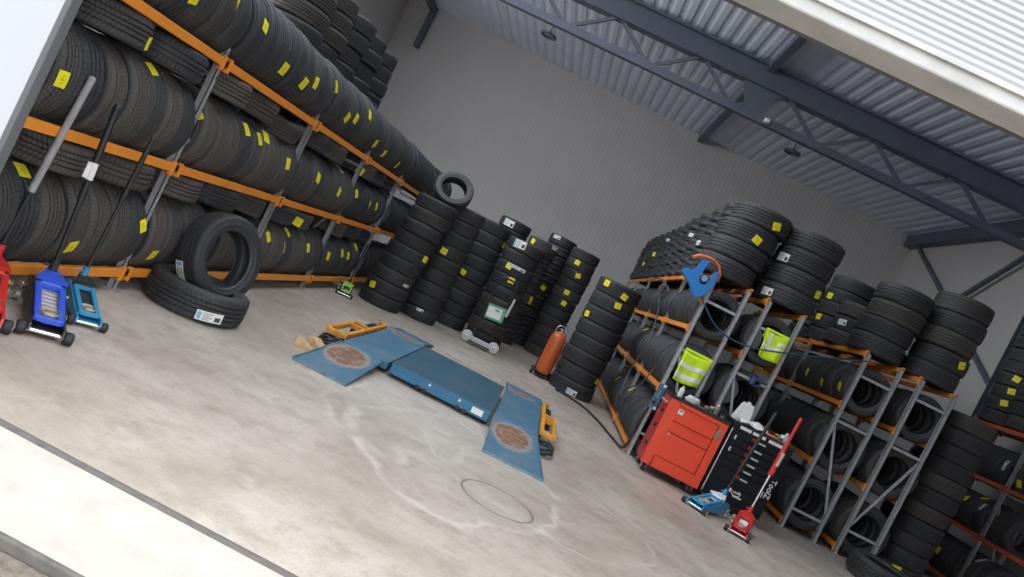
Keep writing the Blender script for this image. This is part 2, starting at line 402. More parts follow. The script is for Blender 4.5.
# roof deck: trapezoidal sheet, ribs along y; open strips hold glowing sheets added as fill light
FILL_STRIPS = ((3.4, 5.2), (6.4, 8.4), (9.2, 10.9))
def roof(y0, y1, name):
    m = MB(); x = LEFT_X-.3; P = []
    while x < RIGHT_X+.3:
        P += [(x, .0), (x+.10, .0), (x+.15, .014), (x+.20, .014)]; x += .25
    V = []; F = []
    for (a, h) in P:
        for y in (y0, y1): V.append((a, y, ROOF_Z+h))
    for i in range(len(P)-1): F.append((2*i, 2*i+2, 2*i+3, 2*i+1))
    m.add(V, F); m.box(((LEFT_X+RIGHT_X)/2, (y0+y1)/2, ROOF_Z+.2), (RIGHT_X-LEFT_X+.6, y1-y0, .08)); return struct(m, name, 'roof')
roof(10.9, WALL_Y+.1, 'ceiling'); roof(8.4, 9.2, 'ceiling_rear'); roof(FRONT_Y, 3.4, 'ceiling_front'); roof(5.2, 6.4, 'ceiling_middle')
for i, (a, b) in enumerate(FILL_STRIPS):
    m = MB(); m.box(((1.0+RIGHT_X)/2+.1, (a+b)/2, ROOF_Z+.12), (RIGHT_X-1.0+.2, b-a, .04)); struct(m, 'ceiling_panel_%d' % (i+1), 'roof')
    m = MB(); m.box(((LEFT_X+1.0)/2, (a+b)/2, ROOF_Z+.12), (1.0-LEFT_X, b-a, .02)); struct(m, 'fill_light_panel_%d' % (i+1), 'roof_fill')  # unseen glowing sheet, added to brighten the hall floor
# roof structure
TR_Y = 13.5
m = MB()
m.box((.5, TR_Y, 6.43), (15.2, .04, .36)); m.box((.5, TR_Y, 6.62), (15.2, .26, .03)); m.box((.5, TR_Y, 6.24), (15.2, .26, .03))
m.bar((LEFT_X, TR_Y, 5.70), (RIGHT_X, TR_Y, 5.70), .14, .14)
x = LEFT_X+.1; k = 0
while x < RIGHT_X-1.7:
    m.bar((x, TR_Y, 5.72), (x+.76, TR_Y, 6.25), .06, .06); m.bar((x+.86, TR_Y, 6.25), (x+1.62, TR_Y, 5.72), .06, .06); x += 1.66
struct(m, 'trim_roof_truss', 'steel')
for i, x in enumerate((-6.25, 1.72)):
    m = MB(); m.box((x, 14.0, ROOF_Z-.1), (.14, 11.9, .18)); struct(m, 'trim_roof_purlin_%d' % (i+1), 'steel')
m = MB(); m.prism([(-.35, .5), (.35, .5), (.1, -.03), (-.1, -.03)], (1.72, TR_Y-.03, 5.73), (1, 0, 0), (0, 0, 1), (0, 1, 0), .02); struct(m, 'trim_truss_gusset', 'steel')
m = MB(); m.box((RIGHT_X-.12, 14, ROOF_Z-.16), (.22, 11.9, .3)); struct(m, 'trim_eaves_beam', 'steel')
m = MB(); m.bar((RIGHT_X-.06, 19.6, 6.5), (RIGHT_X-.06, 13.7, 3.2), .08, .08); struct(m, 'trim_wall_brace_1', 'steel')
m = MB(); m.bar((RIGHT_X-.16, 19.6, 3.0), (RIGHT_X-.16, 13.7, 6.4), .08, .08); struct(m, 'trim_wall_brace_2', 'steel')
m = MB(); m.box((7.65, 13.35, ROOF_Z/2), (.3, .02, ROOF_Z-.3)); m.box((7.65, 13.2, ROOF_Z/2-.1), (.3, .02, ROOF_Z-.3)); m.box((7.65, 13.275, ROOF_Z/2-.1), (.02, .15, ROOF_Z-.3)); struct(m, 'trim_column', 'steel')
m = MB(); m.box((-6.25, 19.85, 6.0), (.14, .2, 1.0)); struct(m, 'trim_bracket', 'steel')
for k, (x, y, lab) in enumerate(((-2.6, 16.4, 'round dark ring lamp hanging under the roof sheet, above the tall middle stacks'), (3.3, 16.4, 'round dark ring lamp hanging under the roof sheet, towards the braced wall'))):
    t = thing('ceiling_lamp', lab, 'lamp', (x, y, 6.27), group='ring lamps under the roof')
    m = MB(); m.lathe([(.15, 0), (.185, .0), (.19, .02), (.185, .045), (.15, .045)], 32, closed=True); m.bar((-.16, 0, .04), (.16, 0, .04), .02, .015); m.build('lamp_ring', 'steel', t)
    m = MB(); m.lathe([(0, .025), (.15, .025), (.15, .035), (0, .035)], 28); m.build('lens', 'lens', t)
    m = MB(); m.cyl((0, 0, .045), (0, 0, .46), .012, n=8); m.cyl((0, 0, .045), (0, 0, .1), .05, n=12); m.build('stem', 'steel', t)
t = MB(); t.box((2.05, TR_Y-.12, 5.70), (.1, .08, .08), bev=.015); t.cyl((2.05, TR_Y-.16, 5.70), (2.05, TR_Y-.18, 5.70), .025, n=12)
tag(t.build('junction_box', 'whitepl'), 'small white junction box on the lower chord of the roof truss', 'junction box')

# ---------------------------------------------------------------- light
w = bpy.data.worlds.new('sky'); sc.world = w; w.use_nodes = True
bg = w.node_tree.nodes['Background']; bg.inputs[0].default_value = (.93, .96, 1., 1); bg.inputs[1].default_value = 2.3
sc.view_settings.view_transform = 'Standard'; sc.view_settings.look = 'None'
sc.view_settings.gamma = 1; sc.view_settings.exposure = 0.35; sc.view_settings.use_curve_mapping = False
sc.cycles.max_bounces = 6; sc.cycles.diffuse_bounces = 5; sc.cycles.glossy_bounces = 3
sc.cycles.use_denoising = True
sc.cycles.sample_clamp_indirect = 4.0
MT['roof_fill'].node_tree.nodes['Principled BSDF'].inputs['Emission Strength'].default_value = 2.65
MT['side_fill'].node_tree.nodes['Principled BSDF'].inputs['Emission Strength'].default_value = 5.6
STICKERS = [(55, [-2.715, 3.566, 1.224], (0.08925000000000001, 0.08075), 'y', 0.07), (171, [-2.739, 4.171, 1.577], (0.08925000000000001, 0.08075), 'y', 0.15), (59, [-2.821, 4.405, 1.485], (0.08925000000000001, 0.08075), 'y', 0.18), (62, [-2.799, 5.089, 1.359], (0.08925000000000001, 0.08075), 'y', 0.27), (65, [-2.762, 5.776, 1.421], (0.10500000000000001, 0.095), 'y', 0.14), (111, [-2.683, 4.334, 1.98], (0.08925000000000001, 0.08075), 'y', 0.25), (114, [-2.719, 4.804, 2.127], (0.08925000000000001, 0.08075), 'y', -0.28), (3, [-2.845, 3.831, 0.678], (0.08925000000000001, 0.08075), 'y', -0.02), (8, [-2.714, 4.933, 0.506], (0.08925000000000001, 0.08075), 'y', 0.27), (9, [-2.716, 5.23, 0.296], (0.08925000000000001, 0.08075), 'y', 0.09), (5, [-2.724, 4.32, 0.304], (0.08925000000000001, 0.08075), 'y', 0.24), (115, [-2.695, 5.248, 2.14], (0.08925000000000001, 0.08075), 'y', -0.23), (118, [-2.693, 5.769, 1.982], (0.10500000000000001, 0.095), 'y', -0.02), (120, [-2.679, 6.144, 1.988], (0.10500000000000001, 0.095), 'y', -0.15), (121, [-2.686, 6.43, 2.062], (0.10500000000000001, 0.095), 'y', 0.03), (124, [-2.735, 7.032, 2.179], (0.10500000000000001, 0.095), 'y', 0.04), (126, [-2.697, 7.467, 1.998], (0.10500000000000001, 0.095), 'y', -0.29), (127, [-2.673, 7.693, 2.044], (0.10500000000000001, 0.095), 'y', -0.17), (129, [-2.697, 8.16, 2.186], (0.10500000000000001, 0.095), 'y', -0.13), (132, [-2.707, 8.724, 1.968], (0.10500000000000001, 0.095), 'y', 0.25), (134, [-2.701, 9.217, 1.938], (0.10500000000000001, 0.095), 'y', 0.16), (138, [-2.709, 10.166, 1.924], (0.10500000000000001, 0.095), 'y', -0.2), (66, [-2.757, 6.069, 1.399], (0.10500000000000001, 0.095), 'y', 0.18), (67, [-2.772, 6.188, 1.437], (0.10500000000000001, 0.095), 'y', -0.22), (69, [-2.693, 6.675, 1.309], (0.10500000000000001, 0.095), 'y', 0.07), (73, [-2.701, 7.564, 1.306], (0.10500000000000001, 0.095), 'y', -0.22), (77, [-2.696, 8.368, 1.259], (0.10500000000000001, 0.095), 'y', -0.3), (80, [-2.725, 8.995, 1.32], (0.10500000000000001, 0.095), 'y', 0.22), (178, [-2.809, 9.077, 1.553], (0.10500000000000001, 0.095), 'y', -0.17), (84, [-2.713, 9.842, 1.265], (0.10500000000000001, 0.095), 'y', -0.17), (85, [-2.704, 10.058, 1.28], (0.10500000000000001, 0.095), 'y', 0.29), (18, [-2.748, 7.181, 0.57], (0.10500000000000001, 0.095), 'y', 0.22), (167, [-2.772, 7.802, 0.784], (0.10500000000000001, 0.095), 'y', -0.13), (21, [-2.81, 7.742, 0.64], (0.10500000000000001, 0.095), 'y', 0.28), (21, [-2.733, 7.684, 0.485], (0.10500000000000001, 0.095), 'y', 0.02), (24, [-2.73, 8.356, 0.525], (0.10500000000000001, 0.095), 'y', 0.11), (27, [-2.693, 9.073, 0.473], (0.10500000000000001, 0.095), 'y', -0.18), (30, [-2.735, 9.64, 0.522], (0.10500000000000001, 0.095), 'y', 0.26), (31, [-2.696, 9.917, 0.51], (0.10500000000000001, 0.095), 'y', 0.11), (33, [-2.763, 10.283, 0.635], (0.10500000000000001, 0.095), 'y', 0.28), (268, [-2.34, 10.434, 0.247], (0.10500000000000001, 0.095), 'y', 0.24), (271, [-1.844, 10.595, 0.931], (0.10500000000000001, 0.095), 'y', -0.12), (282, [-1.725, 11.044, 1.127], (0.10500000000000001, 0.095), 'y', -0.08), (290, [-1.457, 12.126, 0.93], (0.10500000000000001, 0.095), 'y', -0.2), (293, [-1.07, 12.368, 1.671], (0.10500000000000001, 0.095), 'y', -0.21), (324, [-0.751, 13.987, 1.975], (0.10500000000000001, 0.095), 'y', -0.26), (301, [-0.809, 11.943, 1.358], (0.10500000000000001, 0.095), 'y', -0.12), (300, [-0.671, 11.941, 1.191], (0.10500000000000001, 0.095), 'y', 0.06), (331, [-0.199, 15.021, 1.255], (0.10500000000000001, 0.095), 'y', -0.3), (319, [-0.305, 14.049, 1.035], (0.10500000000000001, 0.095), 'y', 0.11), (319, [-0.288, 14.039, 0.917], (0.10500000000000001, 0.095), 'y', -0.1), (346, [0.192, 14.532, 2.064], (0.10500000000000001, 0.095), 'y', -0.11), (345, [0.314, 14.503, 1.775], (0.10500000000000001, 0.095), 'y', 0.19), (343, [0.262, 14.505, 1.4], (0.10500000000000001, 0.095), 'y', -0.01), (342, [0.306, 14.505, 1.225], (0.10500000000000001, 0.095), 'y', -0.11), (355, [0.689, 11.375, 1.795], (0.10500000000000001, 0.095), 'y', -0.01), (353, [0.64, 11.451, 1.186], (0.10500000000000001, 0.095), 'y', 0.12), (349, [1.243, 11.486, 0.363], (0.10500000000000001, 0.095), 'y', -0.27), (600, [2.011, 8.891, 3.116], (0.10500000000000001, 0.095), 'y', 0.29), (599, [1.881, 8.86, 2.892], (0.10500000000000001, 0.095), 'y', -0.29), (598, [1.485, 9.111, 2.63], (0.10500000000000001, 0.095), 'y', 0.15), (643, [1.592, 15.861, 3.002], (0.10500000000000001, 0.095), 'y', 0.21), (647, [1.549, 16.706, 2.749], (0.10500000000000001, 0.095), 'y', -0.29), (662, [2.821, 8.948, 2.65], (0.10500000000000001, 0.095), 'y', 0.17), (678, [3.721, 11.266, 3.092], (0.10500000000000001, 0.095), 'y', -0.08), (676, [3.719, 11.289, 2.79], (0.10500000000000001, 0.095), 'y', 0.05), (577, [3.719, 10.028, 1.834], (0.10500000000000001, 0.095), 'y', -0.29), (574, [3.707, 9.411, 1.862], (0.10500000000000001, 0.095), 'y', -0.27), (580, [3.705, 10.623, 1.899], (0.10500000000000001, 0.095), 'y', -0.19), (685, [4.865, 9.316, 2.74], (0.10500000000000001, 0.095), 'y', 0.27), (716, [6.99, 11.816, 3.325], (0.10500000000000001, 0.095), 'y', -0.18), (715, [7.01, 11.822, 3.127], (0.10500000000000001, 0.095), 'y', 0.15), (714, [6.987, 11.82, 2.873], (0.10500000000000001, 0.095), 'y', 0.26), (700, [6.944, 11.492, 1.305], (0.10500000000000001, 0.095), 'y', 0.27), (701, [7.066, 11.316, 1.425], (0.10500000000000001, 0.095), 'y', -0.09), (692, [6.902, 11.441, 0.42], (0.10500000000000001, 0.095), 'y', -0.09), (711, [6.941, 10.529, 1.815], (0.10500000000000001, 0.095), 'y', 0.01), (356, [5.377, 9.473, 0.157], (0.10500000000000001, 0.095), 'y', 0.17), (355, [1.016, 11.301, 1.67], (0.10500000000000001, 0.095), 'y', -0.24), (354, [0.989, 11.299, 1.555], (0.10500000000000001, 0.095), 'y', 0.15), (476, [1.766, 14.321, 1.51], (0.10500000000000001, 0.095), 'y', 0.18), (397, [1.745, 13.112, 0.698], (0.10500000000000001, 0.095), 'y', 0.22), (392, [1.561, 11.882, 0.521], (0.10500000000000001, 0.095), 'y', -0.28), (385, [1.604, 10.414, 0.593], (0.10500000000000001, 0.095), 'y', 0.27), (393, [1.887, 12.166, 0.72], (0.10500000000000001, 0.095), 'y', -0.25), (466, [1.635, 12.087, 1.42], (0.10500000000000001, 0.095), 'y', -0.1), (269, [-1.914, 10.535, 0.444], (0.11, 0.04), 'w', 0.02), (277, [-1.656, 11.052, 0.169], (0.11, 0.04), 'w', 0.07), (314, [-1.331, 14.198, 2.089], (0.22, 0.13), 'w', -0.03), (303, [-0.809, 11.95, 1.755], (0.22, 0.13), 'w', 0.07), (336, [-0.408, 15.049, 2.308], (0.18, 0.07), 'w', 0.01), (324, [-0.313, 14.021, 2.068], (0.18, 0.07), 'w', -0.03), (348, [0.946, 11.297, 0.051], (0.17, 0.09), 'w', -0.03), (78, [-2.932, 8.56, 1.524], (0.24, 0.1), 'w', -0.05), (65, [-2.954, 5.827, 1.537], (0.09, 0.07), 'w', -0.07), (663, [2.299, 9.034, 2.869], (0.17, 0.1), 'w', -0.06), (661, [2.29, 9.007, 2.477], (0.15, 0.09), 'w', 0.03), (608, [1.54, 10.639, 2.851], (0.11, 0.07), 'w', 0.08), (619, [1.596, 12.117, 3.119], (0.11, 0.06), 'w', -0.05), (634, [1.548, 14.409, 3.164], (0.11, 0.05), 'w', -0.07), (673, [3.699, 10.289, 2.701], (0.13, 0.08), 'w', 0.08), (702, [6.956, 11.068, 1.302], (0.14, 0.06), 'w', 0.01), (695, [7.042, 10.675, 0.644], (0.2, 0.06), 'w', -0.02), (707, [7.447, 11.588, 1.945], (0.1, 0.09), 'w', -0.04), (710, [6.92, 10.961, 1.98], (0.16, 0.06), 'w', 0.02), (740, [-2.157, 5.27, 0.07], (0.2, 0.075), 'w', 0.05), (741, [-2.542, 5.382, 0.239], (0.2, 0.075), 'w', -0.01), (301, [-0.678, 11.928, 1.386], (0.3, 0.05), 'w', -0.01)]
HIDDEN_TYRES = [0, 1, 13, 16, 17, 32, 34, 37, 38, 39, 40, 41, 42, 43, 44, 45, 46, 47, 48, 49, 50, 51, 52, 53, 54, 83, 86, 89, 90, 91, 92, 93, 94, 95, 96, 97, 98, 99, 100, 101, 102, 103, 104, 105, 106, 107, 108, 109, 110, 135, 140, 141, 142, 144, 145, 146, 147, 148, 149, 150, 151, 152, 153, 154, 155, 156, 157, 158, 159, 160, 170, 179, 180, 184, 197, 201, 202, 203, 204, 205, 206, 207, 208, 209, 210, 211, 212, 213, 214, 215, 216, 217, 218, 219, 220, 221, 222, 223, 224, 225, 226, 227, 228, 229, 230, 231, 232, 233, 234, 235, 236, 237, 238, 239, 240, 241, 242, 243, 244, 245, 246, 247, 248, 249, 250, 251, 252, 253, 254, 255, 256, 257, 258, 259, 260, 261, 262, 263, 264, 265, 266, 304, 305, 306, 307, 308, 309, 310, 311, 312, 313, 315, 316, 317, 318, 320, 321, 322, 323, 325, 326, 327, 328, 329, 330, 332, 333, 334, 335, 367, 368, 369, 371, 372, 373, 374, 375, 376, 377, 379, 381, 383, 384, 386, 388, 389, 390, 391, 394, 395, 396, 398, 399, 400, 401, 402, 403, 404, 405, 406, 407, 408, 409, 410, 411, 412, 413, 414, 415, 416, 417, 418, 419, 420, 421, 422, 423, 424, 425, 426, 427, 432, 433, 434, 435, 436, 437, 438, 439, 440, 441, 442, 443, 444, 448, 449, 450, 453, 454, 455, 456, 457, 458, 459, 460, 461, 462, 463, 464, 465, 467, 468, 469, 470, 471, 472, 473, 474, 475, 477, 478, 479, 480, 481, 482, 483, 484, 485, 486, 487, 488, 489, 490, 491, 492, 493, 494, 495, 511, 512, 513, 514, 515, 516, 517, 521, 522, 523, 525, 530, 532, 533, 534, 535, 536, 537, 538, 539, 540, 541, 542, 543, 544, 545, 546, 547, 548, 549, 550, 551, 552, 553, 554, 555, 556, 557, 558, 559, 560, 561, 562, 563, 564, 565, 566, 567, 568, 570, 571, 572, 573, 582, 584, 585, 586, 587, 588, 589, 590, 594, 595, 596, 601, 602, 603, 604, 605, 606, 607, 609, 610, 611, 612, 613, 614, 615, 616, 617, 618, 620, 621, 622, 623, 624, 625, 626, 627, 628, 629, 630, 631, 632, 633, 635, 636, 637, 638, 639, 640, 641, 642, 644, 645, 646, 648, 649, 650, 651, 652, 653, 654, 655, 656, 657, 658, 659, 660, 665, 666, 667, 681, 682, 683, 689, 690, 691, 697, 698, 699, 705, 706, 712, 719, 720, 721, 724, 725, 726, 727, 728, 729, 730, 731, 732, 733, 734, 735, 736, 737, 738, 739]
# ---------------------------------------------------------------- tyre layout (pure data)
#LAYOUT_BEGIN
ORD = ('first second third fourth fifth sixth seventh eighth ninth tenth eleventh twelfth thirteenth fourteenth fifteenth sixteenth seventeenth '
       'eighteenth nineteenth twentieth twenty-first twenty-second twenty-third twenty-fourth twenty-fifth twenty-sixth twenty-seventh twenty-eighth '
       'twenty-ninth thirtieth thirty-first thirty-second thirty-third thirty-fourth thirty-fifth thirty-sixth thirty-seventh thirty-eighth '
       'thirty-ninth fortieth').split() + ['far']*60
def tyre_layout():
    rnd = random.Random(7); T = []
    def add(c, ax, D, W, kind, label, group): T.append(dict(c=c, ax=ax, D=D, W=W, kind=kind, label=label, group=group, roll=rnd.random()*6.28))
    j = lambda a: rnd.uniform(-a, a)
    # --- long rack along the wall of the jacks: 4 bays, three shelves
    ZB = (.173, .985, 1.79); NAME = ('bottom', 'middle', 'top')
    for lv in range(3):
        k = 0
        for bay in range(6):
            y0 = 3.10+1.955*bay
            for i in range(9):
                if bay == 3 and i == 8 and lv < 2: k += 1; continue
                D = (.645, .645, .675)[lv] + j(.012); W = .196 + j(.006)
                R = D/2; zc = ZB[lv] + math.sqrt(R*R-.22*.22)
                a = j(.05); y = y0 + .128 + i*.2085
                add((-3.015+j(.012), y, zc), (math.sin(a), math.cos(a), j(.03)), D, W, (2 if lv < 2 and i % 5 != 3 and bay < 3 else rnd.random() < .5),
                    'black tyre standing on the %s shelf of the long orange-beamed rack, %s from the doorway' % (NAME[lv], ORD[k]), 'tyres standing on the long rack %s shelf' % NAME[lv]); k += 1
    for lv in range(2):
        k = 0
        for i, y in enumerate((3.43, 4.05, 4.68, 5.40, 6.02, 6.63, 7.36, 7.98, 8.6, 9.31, 9.93, 10.54)):
            if (lv, i) in ((1, 8), (0, 8), (1, 0)): continue
            D = .60+j(.012); W = .185
            z = ZB[lv]+.555+.0925
            tilt = (j(.04), j(.03)); x = -3.0+j(.02)
            if (lv, i) == (1, 5): tilt = (.22, -.12); z += .0
            add((x, y, z), (tilt[0], tilt[1], 1), D, W, 2 if i % 2 else 1, 'tyre lying atop the standing %s row of the long rack, %s from the doorway' % (NAME[lv], ORD[k]), 'tyres lying over the long rack %s row' % NAME[lv]); k += 1
    # --- back rack behind it: stacks lying above
    for k, y in enumerate((7.75, 8.42, 9.09, 9.76, 10.43)):
        for i in range(4):
            add((-3.74+j(.03), y+j(.015), 2.49+.1+.2*i), (j(.015), j(.015), 1), .64, .197, 0,
                'dark tyre high behind the long rack, %s stack from the doorway, %s from the bottom' % (ORD[k], ORD[i]), 'tyre stacks high behind the long rack')
    for lv in range(3):
        for k in range(24):
            y = 5.75+.208*k
            if min(abs(y-f) for f in (7.4, 9.05, 10.78)) < .13: continue
            add((-3.74, y, (.173, .985, 1.79)[lv]+.24), (j(.04), 1, 0), .63, .19, 0, 'stuff', 'stuff')
    # --- stacks on the floor
    def stack(x, y, D, W, n, name, dx=0., dy=0., z=0., jit=.012, group=None):
        for i in range(n):
            add((x+dx*i+j(jit), y+dy*i+j(jit), z+W*(i+.5)), (j(.012), j(.012), 1), D+j(.01), W-.004, rnd.random() < .5,
                '%s tyre from the bottom %s' % (ORD[i], name), group or ('tyres '+name))
    stack(-2.2, 10.72, .64, .195, 9, 'of the leaning floor stack next to the green jack', dx=.017)
    add((-1.98, 10.93, 9*.195+.235), (.12, -.82, .56), .60, .185, 1, 'single tyre standing on edge on top of the leaning stack', 'single tyre on the leaning stack')
    stack(-1.72, 11.35, .62, .207, 9, 'of the floor stack tucked behind the leaning stack')
    stack(-1.38, 12.45, .66, .212, 9, 'of the stack between the leaning stack and hand truck')
    stack(-.70, 12.25, .64, .204, 9, 'of the floor stack directly behind the hand truck')
    stack(-1.22, 14.5, .64, .2, 11, 'of the white-stickered back stack behind the hand truck stack')
    stack(-.55, 14.2, .62, .208, 10, 'of the back stack between hand truck and orange tank')
    stack(-.26, 15.3, .60, .197, 12, 'of the tallest back stack, topped by two white stickers')
    stack(.28, 14.8, .60, .207, 11, 'of the back stack with yellow stickers above the orange tank')
    stack(.93, 11.65, .72, .235, 8, 'of the wide floor stack beside the orange tank')
    stack(5.50, 9.75, .62, .205, 11, 'of the floor stack past the last ladder frame')
    stack(5.75, 10.55, .62, .205, 11, 'of the hindmost floor stack past the last ladder frame')
    # --- racks behind the tool chests (rows run into the depth)
    ZA = (.12, .92, 1.70); ZT = 2.385
    def row(x, y0, y1, lv, D, name, hw=.19):
        R = D/2; y = y0; k = 0
        while y < y1:
            a = j(.04)
            add((x+j(.01), y, ZA[lv]+math.sqrt(R*R-hw*hw)), (math.sin(a), math.cos(a), j(.02)), D+j(.008), .19, rnd.random() < .5,
                'tyre on the %s shelf, rack %s, %s from its ladder' % (NAME[lv], name, ORD[k]), 'tyres on the %s shelf of the rack %s' % (NAME[lv], name))
            k += 1; y += .203
            for f in (10.8, 12.8, 14.8, 16.8):
                if abs(y-f) < .135 and x < 3: y = f+.14
            for f in (11.2, 13.2):
                if abs(y-f) < .135 and x > 3: y = f+.14
    D_ = (.66, .66, .60)
    for lv in range(3):
        row(1.86, 8.96, 18.7, lv, D_[lv], 'with the blue forked holder')
        row(2.545, 8.96, 9.9, lv, D_[lv], 'behind the black tool cabinet')
        row(3.995, 9.36, 12.9, lv, D_[lv], 'past the red trolley jack')
        row(4.70, 9.36, 10.4, lv, D_[lv], 'beside the loose floor tyre')
    for k, y in enumerate((9.22, 9.99, 10.75, 11.5, 12.3, 13.05, 13.8, 14.55, 15.3, 16.05, 16.8, 17.55, 18.3)):
        n = 4 if k < 1 else (5 if k < 11 else 5); big = .74 if k == 0 else .68
        for i in range(n):
            W = .24 if k == 0 else .208
            dx = (-.10, -.06, -.04, .03)[i] if k == 0 else j(.025)
            add((1.87+dx, y, ZT+W*(i+.5)), (j(.012), j(.012), 1), big, W-.005, rnd.random() < .5,
                'tyre %s up, %s stack from the front, atop the rack with blue forked holder' % (ORD[i], ORD[k]), 'tyres stacked on top of the rack with the blue holder')
    def top(x, y, D, W, n, name, grp):
        for i in range(n):
            add((x+j(.02), y+j(.01), ZT+W*(i+.5)), (j(.012), j(.012), 1), D, W-.005, rnd.random() < .5, 'tyre lying %s up in the %s' % (ORD[i], name), grp)
    top(2.60, 9.22, .72, .238, 4, 'stack with torn white stickers above the smaller hi-vis vest', 'tyres stacked above the smaller vest')
    top(2.60, 10.0, .66, .22, 3, 'stack hidden behind the one above the smaller hi-vis vest', 'tyres stacked behind those above the smaller vest')
    top(3.99, 9.62, .68, .235, 4, 'front stack atop the rack past the red jack', 'tyres on top of the rack past the red jack, front')
    top(3.97, 10.45, .64, .21, 3, 'second stack atop the rack past the red jack', 'tyres on top of the rack past the red jack, second stack')
    top(4.02, 11.40, .66, .215, 5, 'third stack atop the rack past the red jack', 'tyres on top of the rack past the red jack, third stack')
    top(4.00, 12.2, .66, .215, 4, 'fourth stack atop the rack past the red jack', 'tyres on top of the rack past the red jack, fourth stack')
    top(4.72, 9.62, .68, .23, 5, 'stack with one yellow sticker above the last ladder frame', 'tyres stacked above the last ladder frame')
    # --- dim rack along the braced wall
    ZC = (.15, .92, 1.70, 2.51)
    for lv in range(3):
        R = .31
        for k in range(9):
            y = 12.1-.212*k
            if abs(y-10.9) < .13: continue
            add((7.22+j(.01), y, ZC[lv]+math.sqrt(R*R-.2*.2)), (j(.04), 1, j(.02)), .62, .192, 1, 'dim tyre, %s shelf of the rack by the braced wall, %s from its far end' % (NAME[lv], ORD[k]), 'tyres on the %s shelf by the braced wall' % NAME[lv])
    for k, y in enumerate((12.05, 11.38, 10.71)):
        for i in range(9):
            add((7.22+j(.02), y, ZC[3]+.02+.207*(i+.5)), (j(.01), j(.01), 1), .65, .202, 0, 'dim tyre %s up in the %s stack topping the rack by the braced wall' % (ORD[i], ORD[k]), 'tyres stacked on the rack by the braced wall')
    # --- loose ones on the floor
    add((-2.42, 5.53, .118), (0, 0, 1), .76, .225, 0, 'white-labelled tyre lying flat on the floor before the long rack, another leaning on it', 'loose floor tyres by the long rack')
    add((-2.435, 5.66, .43), (.93, -.34, .26), .71, .205, 0, 'white-labelled tyre leaning upright against the flat one before the long rack', 'loose floor tyres by the long rack')
    add((4.72, 8.52, .13), (.03, -.04, 1), .74, .235, 0, 'tyre lying on the floor in front of the last ladder frame, one yellow sticker', 'loose tyre by the last ladder frame')
    return T
#LAYOUT_END

# ---------------------------------------------------------------- tyre meshes: base D .65, W .20
def tyre_meshes():
    car = [(.302, .088), (.309, .093), (.300, .0985), (.285, .1), (.268, .1), (.266, .1015), (.245, .1015), (.243, .0995), (.228, .092), (.222, .093), (.212, .086), (.205, .078), (.203, .070),
           (.214, .072), (.245, .085), (.275, .084), (.292, .07), (.298, 0)]
    prof = car + [(r, -z) for r, z in reversed(car[:-1])]
    m = MB(); m.lathe(prof, 56, closed=True)
    car_me = bpy.data.meshes.new('tyre'); car_me.from_pydata(m.v, [], m.f); car_me.polygons.foreach_set('use_smooth', [True]*len(m.f)); car_me.materials.append(MT['rubber'])
    out = []
    for kind in (0, 1, 2):
        half = [(.3255, .0), (.3255, .008), (.3175, .010), (.3175, .018), (.325, .020), (.3245, .040), (.3165, .042), (.3165, .051), (.323, .053), (.3205, .078), (.316, .088), (.308, .0935), (.300, .093)] if kind != 1 else \
               [(.3175, .0), (.3175, .005), (.3255, .007), (.325, .029), (.317, .031), (.317, .040), (.3245, .042), (.3215, .074), (.315, .088), (.307, .0935), (.300, .093)]
        p = [(r, -z) for r, z in reversed(half)] + half[1:]
        p = p + [(.2985, .0)]
        n = 96; m = MB(); m.lathe(p, n, closed=True)
        me = bpy.data.meshes.new('tread'); me.from_pydata(m.v, [], m.f); me.materials.append(MT['tread%d' % kind])
        uv = me.uv_layers.new(name='UVMap'); k = len(p)
        for li, loop in enumerate(me.loops):
            vi = loop.vertex_index; seg = vi // k; uv.data[li].uv = (seg/n*2.04, p[vi % k][1])
        for poly in me.polygons:   # close the seam
            us = [uv.data[l].uv[0] for l in poly.loop_indices]
            if max(us)-min(us) > 1.0:
                for l in poly.loop_indices:
                    if uv.data[l].uv[0] < 1.: uv.data[l].uv = (uv.data[l].uv[0]+2.04, uv.data[l].uv[1])
        out.append(me)
    for me in [car_me]+out:
        bm = bmesh.new(); bm.from_mesh(me); bmesh.ops.recalc_face_normals(bm, faces=bm.faces); bm.to_mesh(me); bm.free()
    # plain sides and shoulder keep crisp groove edges
    for me in out: me.polygons.foreach_set('use_smooth', [False]*len(me.polygons))
    return car_me, out
CAR_ME, TREAD_ME = tyre_meshes()

def tyre_matrix(t):
    ax = Vector(t['ax']).normalized(); u, w_, d = frame_of(ax)
    M = Matrix((u, w_, d)).transposed() @ Matrix.Rotation(t['roll'], 3, 'Z')
    s = t['D']/.65
    return M, s, t['W']/.2

